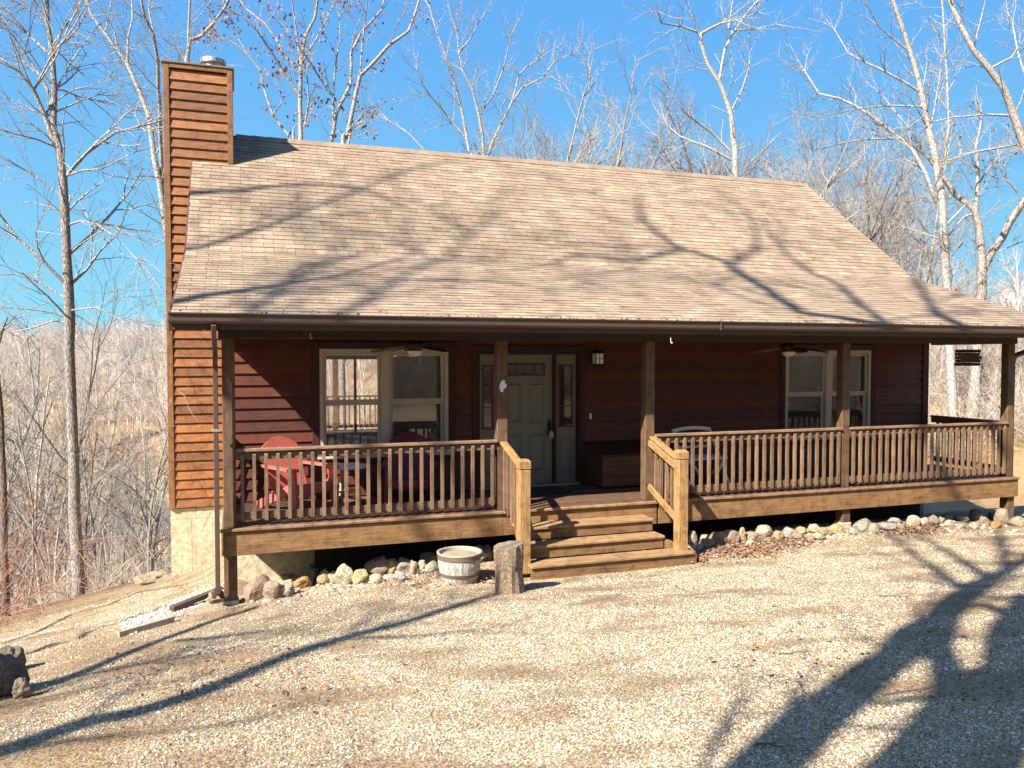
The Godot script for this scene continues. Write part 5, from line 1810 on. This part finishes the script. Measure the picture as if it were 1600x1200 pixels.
	photo_tree("crooked_tree", "tall crooked tree behind the right half of the roof", 30.0, [
		[11.0, 4.0, 1149.0, 285.0, 1146.0, 220.0, 1142.0, 179.0, 1135.0, 157.0, 1124.0, 129.0, 1105.0, 99.0, 1094.0, 63.0, 1096.0, 52.0, 1111.0, 44.0, 1127.0, 36.0],
		[6.0, 3.0, 1124.0, 127.0, 1133.0, 77.0, 1144.0, 52.0, 1166.0, 22.0, 1190.0, -6.0],
		[5.0, 2.0, 1094.0, 58.0, 1089.0, 50.0, 1064.0, 41.0, 1034.0, 36.0, 1028.0, 18.0],
		[4.0, 1.8, 1146.0, 48.0, 1180.0, 45.0, 1212.0, 38.0],
		[5.0, 2.0, 1141.0, 236.0, 1111.0, 206.0, 1080.0, 184.0, 1068.0, 174.0, 1052.0, 150.0],
		[5.0, 2.0, 1143.0, 250.0, 1102.0, 228.0, 1061.0, 212.0, 1040.0, 190.0],
		[4.0, 1.8, 1142.0, 175.0, 1160.0, 140.0, 1170.0, 105.0, 1172.0, 80.0],
		[4.0, 1.6, 1139.0, 45.0, 1142.0, 20.0, 1147.0, -10.0],
		[3.0, 1.4, 1105.0, 110.0, 1090.0, 106.0]], 19, pale, 1.0, 0.9)
	photo_tree("pale_tree", "tall pale tree rising over the right roof slope", 25.0, [
		[17.0, 6.0, 1490.0, 690.0, 1484.0, 520.0, 1475.0, 375.0, 1469.0, 292.0, 1458.0, 229.0, 1446.0, 179.0, 1435.0, 125.0, 1421.0, 75.0, 1404.0, 25.0, 1390.0, -15.0],
		[8.0, 3.0, 1467.0, 321.0, 1446.0, 271.0, 1425.0, 233.0, 1408.0, 217.0, 1358.0, 179.0, 1312.0, 154.0, 1279.0, 146.0, 1258.0, 112.0],
		[5.0, 2.0, 1435.0, 142.0, 1383.0, 112.0, 1325.0, 83.0, 1304.0, 46.0],
		[4.0, 1.8, 1442.0, 167.0, 1387.0, 165.0, 1337.0, 171.0, 1290.0, 180.0],
		[5.0, 2.0, 1479.0, 352.0, 1508.0, 321.0, 1525.0, 308.0],
		[5.0, 2.5, 1471.0, 262.0, 1483.0, 200.0, 1479.0, 117.0, 1475.0, 42.0, 1471.0, -10.0],
		[4.0, 1.6, 1409.0, 217.0, 1350.0, 218.0, 1290.0, 230.0, 1270.0, 235.0],
		[4.0, 1.6, 1446.0, 179.0, 1420.0, 200.0, 1395.0, 170.0, 1380.0, 150.0],
		[4.0, 1.6, 1421.0, 80.0, 1395.0, 60.0, 1372.0, 40.0, 1355.0, 8.0],
		[4.0, 1.8, 1454.0, 210.0, 1462.0, 160.0, 1470.0, 110.0],
		[4.0, 1.6, 1468.0, 265.0, 1500.0, 242.0, 1545.0, 235.0, 1595.0, 225.0]], 20, pale, 1.15, 0.9)
	photo_tree("multi_stem_tree", "pale crooked tree right of the porch, second from the right edge", 26.0, [
		[20.0, 6.0, 1516.0, 700.0, 1526.0, 560.0, 1534.0, 450.0, 1535.0, 408.0, 1529.0, 354.0, 1521.0, 325.0, 1492.0, 304.0, 1467.0, 267.0, 1446.0, 242.0],
		[9.0, 3.5, 1524.0, 335.0, 1527.0, 271.0, 1525.0, 229.0, 1533.0, 188.0],
		[15.0, 12.0, 1535.0, 430.0, 1548.0, 400.0, 1567.0, 371.0, 1592.0, 329.0, 1618.0, 290.0],
		[5.0, 3.0, 1590.0, 300.0, 1580.0, 288.0, 1573.0, 282.0],
		[4.0, 2.0, 1527.0, 290.0, 1545.0, 262.0, 1560.0, 245.0],
		[4.0, 2.0, 1529.0, 330.0, 1505.0, 340.0, 1480.0, 370.0, 1440.0, 390.0]], 21, warm, 0.9, 0.8, 120)
	photo_tree("slanting_tree", "tall mottled tree slanting in from the right edge of the picture", 22.0, [
		[16.0, 7.0, 1660.0, 420.0, 1625.0, 290.0, 1600.0, 225.0, 1583.0, 179.0, 1567.0, 137.0, 1546.0, 108.0, 1521.0, 79.0, 1504.0, 46.0, 1487.0, 8.0, 1478.0, -20.0],
		[5.0, 2.0, 1576.0, 180.0, 1542.0, 179.0, 1492.0, 183.0, 1458.0, 190.0],
		[4.0, 1.8, 1590.0, 226.0, 1525.0, 237.0, 1483.0, 250.0],
		[4.0, 2.0, 1521.0, 79.0, 1530.0, 40.0, 1540.0, 0.0],
		[5.0, 2.0, 1546.0, 108.0, 1580.0, 90.0, 1620.0, 60.0],
		[5.0, 2.5, 1605.0, 130.0, 1590.0, 80.0, 1582.0, 35.0]], 22, pale, 1.0, 0.8)
	# reddish arching shrub at the left edge
	var rng := RandomNumberGenerator.new()
	rng.seed = 88
	var base := hit(-40, 985)
	var sh := thing("red_twig_shrub", "reddish bare shrub arching in from the left edge of the yard", "shrub", base)
	var mb := MB.new()
	for k in 26:
		var d := Vector3(rng.randf_range(-0.3, 1.0), rng.randf_range(0.4, 1.1), rng.randf_range(-0.9, 0.6)).normalized()
		grow(mb, Vector3(rng.randfn() * 0.25, 0, rng.randfn() * 0.25), d, rng.randf_range(1.4, 2.9), 0.009, 2, rng, 3, -0.30)
	part("stems", mb, mat("red_twig", lin(0.36, 0.19, 0.125), 0.85), sh)


# trees behind the viewer whose shadows fall on the yard and roof: each shadow mark is carried back
# along the sunlight to where the limb that throws it stands
func lift(p: Vector3, foot: Vector3) -> Vector3:
	var t := (p - foot).dot(LH) / LD.dot(LH)
	return p - LD * t

func shade_tree(called: String, label: String, back: float, limbs: Array, sd: int, m: Material, twigs: float, reach: float) -> void:
	var rng := RandomNumberGenerator.new()
	rng.seed = sd
	var p0 := hit(limbs[0][3], limbs[0][4])
	var f2 := p0 - LH * back
	var foot := ground(f2.x, -f2.z) - Vector3(0, 0.2, 0)
	var t := thing(called, label, "tree", foot, 0.0, "bare trees behind the viewer")
	var trunk := MB.new()
	var crown := MB.new()
	for li in limbs.size():
		var L: Array = limbs[li]
		var pts := []
		var rs := []
		var n := (L.size() - 3) / 2
		for k in n:
			var q := roof_hit(L[3 + 2 * k], L[4 + 2 * k]) if L[0] == "roof" else hit(L[3 + 2 * k], L[4 + 2 * k])
			pts.append(lift(q, foot) + Vector3(LH.x, 0, LH.z) * 0.0)
			rs.append(lerpf(L[1], L[2], float(k) / maxi(n - 1, 1)) * 0.5)
		if li == 0:
			pts.push_front(foot); rs.push_front(rs[0] * 1.15)
		if L[0] == "roof" and (L[4] > 440.0 or L[3] < 400.0):
			pts.push_front(pts[0] * 2.2 - pts[1] * 1.2); rs.push_front(rs[0] * 1.15)
		var wob := rng.randf_range(-0.35, 0.35)
		for k in pts.size():
			if li > 0: pts[k] += LD * (wob * k)
		var sm := smooth_line(pts, rs, rng, 0.25)
		for k in sm[0].size(): sm[0][k] -= foot
		if li == 0: trunk.tube(sm[0], sm[1], 10, true)
		else: crown.tube(sm[0], sm[1], 7, true)
		if twigs > 0.0:
			var gap := 0.0
			for k in range(1, sm[0].size()):
				gap += sm[0][k].distance_to(sm[0][k - 1])
				if sm[0][k].y < 4.0:
					gap = 0.0
					continue
				while gap > 0.9 / twigs:
					gap -= 0.9 / twigs
					var d: Vector3 = (sm[0][k] - sm[0][k - 1]).normalized()
					var ax := d.cross(Vector3(rng.randfn(), rng.randfn(), rng.randfn())).normalized()
					grow(crown, sm[0][k], d.rotated(ax, rng.randf_range(0.5, 1.0)), reach * rng.randf_range(0.8, 2.0), minf(sm[1][k] * 0.45, 0.03), 1, rng, 3, 0.35)
	part("trunk", trunk, m, t)
	part("crown", crown, m, t)


func build_shade_trees() -> void:
	var m := bark("grey", Color.WHITE)
	shade_tree("forked_oak", "big forked oak whose trunk shadow crosses the gravel bottom right", 8.0, [
		["", 0.38, 0.30, 1203.0, 1195.0, 1290.0, 1127.0, 1367.0, 1053.0, 1440.0, 992.0, 1500.0, 940.0, 1532.0, 912.0],
		["", 0.17, 0.08, 1525.0, 918.0, 1493.0, 915.0, 1465.0, 893.0, 1433.0, 870.0, 1390.0, 832.0],
		["", 0.15, 0.08, 1540.0, 900.0, 1512.0, 880.0, 1483.0, 863.0, 1433.0, 833.0],
		["", 0.26, 0.15, 1532.0, 912.0, 1573.0, 892.0, 1620.0, 860.0],
		["", 0.14, 0.10, 1573.0, 892.0, 1568.0, 855.0, 1557.0, 828.0],
		["roof", 0.24, 0.05, 1320.0, 500.0, 1250.0, 490.0, 1200.0, 455.0, 1130.0, 410.0, 1060.0, 388.0, 1005.0, 345.0, 1000.0, 305.0],
		["roof", 0.14, 0.04, 1140.0, 414.0, 1165.0, 405.0, 1185.0, 380.0, 1170.0, 340.0, 1140.0, 310.0],
		["roof", 0.13, 0.03, 1066.0, 390.0, 980.0, 410.0, 900.0, 400.0, 800.0, 425.0]], 31, m, 0.9, 1.3)
	shade_tree("twin_oak", "thick oak beside the forked oak shading the bottom right corner", 8.0, [
		["", 0.62, 0.34, 1480.0, 1195.0, 1535.0, 1110.0, 1570.0, 1040.0, 1592.0, 975.0, 1610.0, 935.0],
		["", 0.26, 0.18, 1500.0, 1120.0, 1480.0, 1060.0, 1472.0, 1010.0, 1490.0, 960.0, 1520.0, 925.0],
		["", 0.16, 0.12, 1592.0, 975.0, 1560.0, 952.0, 1535.0, 945.0],
		["", 0.10, 0.07, 1500.0, 1085.0, 1430.0, 1090.0, 1370.0, 1100.0],
		["roof", 0.22, 0.06, 1490.0, 505.0, 1462.0, 490.0, 1440.0, 450.0, 1425.0, 415.0],
		["roof", 0.14, 0.04, 1350.0, 480.0, 1300.0, 440.0, 1230.0, 400.0, 1190.0, 340.0]], 32, m, 0.8, 1.3)
	shade_tree("slim_oak", "slim oak whose long shadow runs across the lower left gravel", 8.0, [
		["", 0.25, 0.14, 20.0, 1165.0, 140.0, 1130.0, 210.0, 1116.0, 315.0, 1081.0, 420.0, 1039.0, 540.0, 998.0, 621.0, 977.0, 715.0, 946.0, 802.0, 921.0],
		["", 0.08, 0.05, 540.0, 998.0, 640.0, 995.0, 760.0, 985.0],
		["roof", 0.17, 0.04, 330.0, 465.0, 420.0, 450.0, 520.0, 435.0, 640.0, 400.0],
		["roof", 0.10, 0.03, 330.0, 385.0, 450.0, 345.0, 560.0, 300.0, 660.0, 262.0, 740.0, 250.0]], 33, m, 0.9, 1.4)
	shade_tree("broad_oak", "broad oak farther behind the viewer whose crown dapples the roof", 14.0, [
		["", 0.40, 0.30, -330.0, 1190.0, -300.0, 1170.0, -270.0, 1150.0],
		["roof", 0.13, 0.04, 560.0, 480.0, 620.0, 440.0, 700.0, 400.0, 760.0, 350.0, 780.0, 300.0],
		["roof", 0.10, 0.03, 690.0, 410.0, 600.0, 370.0, 500.0, 350.0, 420.0, 300.0],
		["roof", 0.09, 0.03, 740.0, 370.0, 660.0, 320.0, 600.0, 270.0],
		["roof", 0.11, 0.04, 640.0, 440.0, 760.0, 440.0, 880.0, 455.0, 960.0, 430.0],
		["roof", 0.13, 0.06, 420.0, 470.0, 480.0, 420.0, 560.0, 400.0]], 37, m, 1.5, 1.6)
	shade_tree("thin_oak", "thin oak whose shadow points at the left corner post", 7.0, [
		["", 0.19, 0.11, 30.0, 1085.0, 105.0, 1060.0, 157.0, 1039.0, 227.0, 1011.0, 280.0, 990.0, 350.0, 965.0, 402.0, 948.0],
		["", 0.09, 0.06, 280.0, 1000.0, 332.0, 997.0, 420.0, 986.0],
		["roof", 0.14, 0.03, 340.0, 302.0, 380.0, 300.0, 470.0, 290.0, 580.0, 300.0, 640.0, 330.0]], 34, m, 0.7, 1.2)
	shade_tree("sapling", "sapling whose faint shadow lies along the left yard", 6.0, [
		["", 0.09, 0.05, 15.0, 1000.0, 60.0, 985.0, 110.0, 960.0, 170.0, 945.0, 215.0, 925.0, 290.0, 912.0]], 35, m, 0.9, 0.9)
	shade_tree("young_oak", "young oak whose thin shadow ends at the drain plank", 6.0, [
		["", 0.09, 0.05, 15.0, 1030.0, 80.0, 1008.0, 130.0, 990.0, 200.0, 968.0, 262.0, 945.0]], 36, m, 0.9, 0.9)


# ---------------------------------------------------------------- woods
func wild_tree(sd: int, h: float, r: float, forks: int, most: int) -> Array:
	var rng := RandomNumberGenerator.new()
	rng.seed = sd
	var trunk := MB.new()
	var crown := MB.new()
	var pts := [Vector3(0, -0.4, 0)]
	var rs := [r * 1.2]
	var p := Vector3.ZERO
	var d := Vector3(rng.randfn() * 0.06, 1, rng.randfn() * 0.06).normalized()
	var n := 10
	for k in n:
		p += d * (h * 0.8 / n)
		d = (d + Vector3(rng.randfn(), 0.3, rng.randfn()) * 0.07).normalized()
		pts.append(p)
		rs.append(r * lerpf(1.0, 0.35, (k + 1.0) / n))
	trunk.tube(pts, rs, 6)
	for k in forks:
		var t := lerpf(0.32, 1.0, (k + rng.randf() * 0.6) / forks)
		var f := t * n
		var j := mini(int(f), n - 1)
		var b: Vector3 = (pts[j] as Vector3).lerp(pts[j + 1], f - j)
		var an := k * 2.4 + rng.randf()
		var dir := Vector3(cos(an), rng.randf_range(0.5, 1.6), sin(an)).normalized()
		if k == forks - 1: dir = d
		grow(crown, b, dir, h * rng.randf_range(0.2, 0.38) * (1.25 - 0.5 * t), r * lerpf(0.42, 0.28, t), 0, rng, most, 0.35)
	return [trunk.mesh(), crown.mesh()]

func build_woods() -> void:
	var rng := RandomNumberGenerator.new()
	rng.seed = 501
	var barks := [bark("pale", Color.WHITE), bark("grey", Color.WHITE), bark("warm", Color.WHITE), bark("sand", lin(0.46, 0.42, 0.35)), bark("dark", Color.WHITE)]
	var kinds := []
	for k in 6: kinds.append(wild_tree(700 + k * 13, [15.0, 17.0, 13.0, 16.0, 11.0, 14.0][k], [0.15, 0.19, 0.12, 0.16, 0.09, 0.14][k], [9, 10, 8, 9, 8, 9][k], 3))
	# [called, label, group, count, px range, depth range, size range]
	var stands := [
		["slope_tree", "bare thin tree among others on the slope left of the cabin", "trees on the left slope", 70, -200.0, 330.0, 22.0, 75.0, 0.45, 0.85],
		["wood_tree", "bare tree in the wood behind the cabin roof", "trees behind the cabin", 58, 800.0, 1440.0, 38.0, 66.0, 0.8, 1.3],
		["hill_tree", "bare tree on the wooded bank right of the cabin", "trees on the right bank", 64, 1300.0, 1900.0, 32.0, 80.0, 0.28, 0.56]]
	for s in stands:
		for k in s[3]:
			var z: float = lerpf(s[6], s[7], rng.randf())
			var p := at(rng.randf_range(s[4], s[5]), 557, z)
			if -p.z < 13.0 and p.x > -2.5 and p.x < 16.5: continue
			var kind: Array = kinds[rng.randi() % kinds.size()]
			var sc := rng.randf_range(s[8], s[9])
			if s[0] == "wood_tree":
				var gp := ground(p.x, -p.z)
				var sx := 800.0 + FPX * (cos(YAW) * (p.x - CU) + sin(YAW) * (p.z + CV)) / z
				sc = ((557.0 - rng.randf_range(150.0, 262.0) - 0.06 * (sx - 800.0)) / FPX * z + CH - gp.y) / 14.5
			var bi: int = rng.randi() % (4 if rng.randf() < 0.85 else 5)
			var mid: float = (s[8] + s[9]) * 0.5
			var lab: String = "%s %s %s" % ["tall" if sc > mid else "short", ["pale", "grey", "warm toned", "sandy", "dark"][bi], s[1]]
			var t := thing(s[0], lab, "tree", ground(p.x, -p.z), rng.randf() * TAU, s[2])
			t.scale = Vector3.ONE * sc
			var m: Material = barks[bi]
			put("trunk", kind[0], m, t)
			put("crown", kind[1], m, t)
	var pole := wild_tree(1200, 11.0, 0.055, 6, 2)
	var pole2 := wild_tree(1213, 9.0, 0.045, 5, 2)
	for k in 46:
		var z := rng.randf_range(17.5, 42.0)
		var p := at(rng.randf_range(-30.0, 262.0), 557, z)
		if beyond(p.x, -p.z) < 1.0: continue
		var bi: int = rng.randi() % 5
		var low := rng.randf() < 0.5
		var t := thing("slim_tree", "%s slim %s sapling standing on the slope left of the cabin" % ["short" if low else "tall", ["pale", "grey", "warm toned", "sandy", "dark"][bi]], "tree", ground(p.x, -p.z), rng.randf() * TAU, "saplings on the left slope")
		t.scale = Vector3.ONE * (rng.randf_range(0.6, 0.8) if low else rng.randf_range(0.85, 1.2))
		var kd: Array = pole if k % 2 else pole2
		put("trunk", kd[0], barks[bi], t)
		put("crown", kd[1], barks[bi], t)
	var cp := hit(232, 884) + Vector3(0.2, 0, -2.5)
	cp = ground(cp.x, -cp.z)
	var ced := thing("cedar", "small dark olive cedar beside the chimney foundation on the slope", "tree", cp)
	var cm := MB.new()
	cm.tube([Vector3(0, -0.3, 0), Vector3(0.05, 1.0, 0), Vector3(0, 2.1, 0)], [0.05, 0.035, 0.01], 6)
	part("trunk", cm, barks[4], ced)
	cm = MB.new()
	for k in 2600:
		var y := 2.2 * pow(rng.randf(), 0.8)
		var rr := (0.62 * (1.0 - y / 2.35) + 0.05) * sqrt(rng.randf())
		var an := rng.randf() * TAU
		var o := Vector3(cos(an) * rr, y, sin(an) * rr)
		cm.xf = Transform3D(Basis.from_euler(Vector3(rng.randf_range(-0.9, 0.9), an, rng.randf_range(-0.9, 0.9))).scaled(Vector3.ONE * rng.randf_range(0.03, 0.07)), o)
		cm.face([Vector3(0, -1, 0), Vector3(0.25, 0, 0.1), Vector3(0, 1.3, 0), Vector3(-0.25, 0, 0.1)], Vector3(0, 0, -1))
	part("crown", cm, mat("cedar_green", lin(0.10, 0.095, 0.04), 0.9), ced)
	# the bank behind the viewer, seen in the window glass
	for k in 70:
		var u := rng.randf_range(-22.0, 26.0)
		var v := -rng.randf_range(13.0, 40.0)
		# keep the sun's path to the yard and the roof mostly open
		if u < 2.0 and rng.randf() < 0.72: continue
		var kind: Array = kinds[rng.randi() % kinds.size()]
		var t := thing("bank_tree", "bare tree on the bank behind the viewer", "tree", ground(u, v), rng.randf() * TAU, "trees on the bank behind the viewer")
		t.scale = Vector3.ONE * rng.randf_range(0.6, 1.0)
		put("trunk", kind[0], barks[0], t)
		put("crown", kind[1], barks[0], t)
	# far woods as masses
	var far := wild_tree(990, 12.0, 0.15, 9, 2)
	var one := MB.new()
	var merged := SurfaceTool.new()
	merged.begin(Mesh.PRIMITIVE_TRIANGLES)
	merged.append_from(far[0], 0, Transform3D.IDENTITY)
	merged.append_from(far[1], 0, Transform3D.IDENTITY)
	var fm := merged.commit()
	var wm := mat("far_bark", Color.WHITE, 0.95)
	wm.vertex_color_use_as_albedo = true
	for s in [["valley_woods", "bare woods covering the far side of the valley at the left", -900.0, 420.0, 85.0, 270.0, 2100], ["back_woods", "bare woods far behind the cabin", 420.0, 1420.0, 80.0, 190.0, 260], ["bank_woods", "bare woods covering the bank at the right", 1330.0, 2000.0, 45.0, 150.0, 600]]:
		var place: Array[Transform3D] = []
		var tint := PackedColorArray()
		for k in s[6]:
			var z: float = lerpf(s[4], s[5], pow(rng.randf(), 0.8))
			var p := at(rng.randf_range(s[2], s[3]), 557, z)
			if meadow(p.x, -p.z) > 0.4: continue
			var sc := rng.randf_range(0.6, 1.1) * (0.55 if s[0] == "bank_woods" else 1.0)
			place.append(Transform3D(Basis(Vector3.UP, rng.randf() * TAU).scaled(Vector3.ONE * sc), ground(p.x, -p.z)))
			tint.append(Color(0.60, 0.535, 0.455).lerp(Color(0.28, 0.235, 0.205), rng.randf()))  # far trees tinted lighter, haze of distance put into their colour
		var o := scatter(s[0], fm, wm, place, tint)
		tag(o, s[1], "woods", "", "stuff")
	# undergrowth: sprays of thin dry stems
	var br := MB.new()
	for k in 7:
		grow(br, Vector3(rng.randfn() * 0.3, -0.1, rng.randfn() * 0.3), Vector3(rng.randfn() * 0.5, 1, rng.randfn() * 0.5).normalized(), rng.randf_range(0.9, 1.9), 0.010, 2, rng, 3, 0.0)
	var bm := br.mesh()
	for s in [["slope_brush", "dry tan undergrowth on the slope left of the cabin", 0, 2300], ["bank_brush", "dry tan undergrowth on the bank right of and behind the cabin", 1, 2200], ["rear_brush", "dry tan undergrowth on the bank behind the viewer", 2, 2400]]:
		var place: Array[Transform3D] = []
		var tint := PackedColorArray()
		for k in s[3]:
			var p := Vector3.ZERO
			if s[2] == 0: p = at(rng.randf_range(-420, 420), 557, 17.0 + 75.0 * pow(rng.randf(), 1.5))
			elif s[2] == 1 and k < 500: p = Vector3(rng.randf_range(14.0, 28.0), 0, rng.randf_range(6.0, 12.0))
			elif s[2] == 1: p = at(rng.randf_range(1180, 1950), 557, 24.0 + 60.0 * pow(rng.randf(), 1.3))
			else: p = Vector3(rng.randf_range(-22, 30), 0, 12.2 + 30.0 * pow(rng.randf(), 1.6))
			var u := p.x
			var v := -p.z
			if s[2] == 0 and beyond(u, v) < 1.2: continue
			if s[2] == 0 and beyond(u, v) > 20.0 and beyond(u, v) < 66.0 and rng.randf() < 0.6: continue
			if s[2] == 0 and u > -1.5 and v < 12.0: continue
			if s[2] == 1 and k >= 500 and u < 17.0 and v < 12.0: continue
			var sc := rng.randf_range(0.6, 1.5)
			place.append(Transform3D(Basis(Vector3.UP, rng.randf() * TAU).scaled(Vector3(sc, sc * rng.randf_range(0.7, 1.2), sc)), ground(u, v)))
			tint.append(Color(0.56, 0.50, 0.41).lerp(Color(0.20, 0.15, 0.115), rng.randf()))
		var o := scatter(s[0], bm, wm, place, tint)
		tag(o, s[1], "undergrowth", "", "stuff")
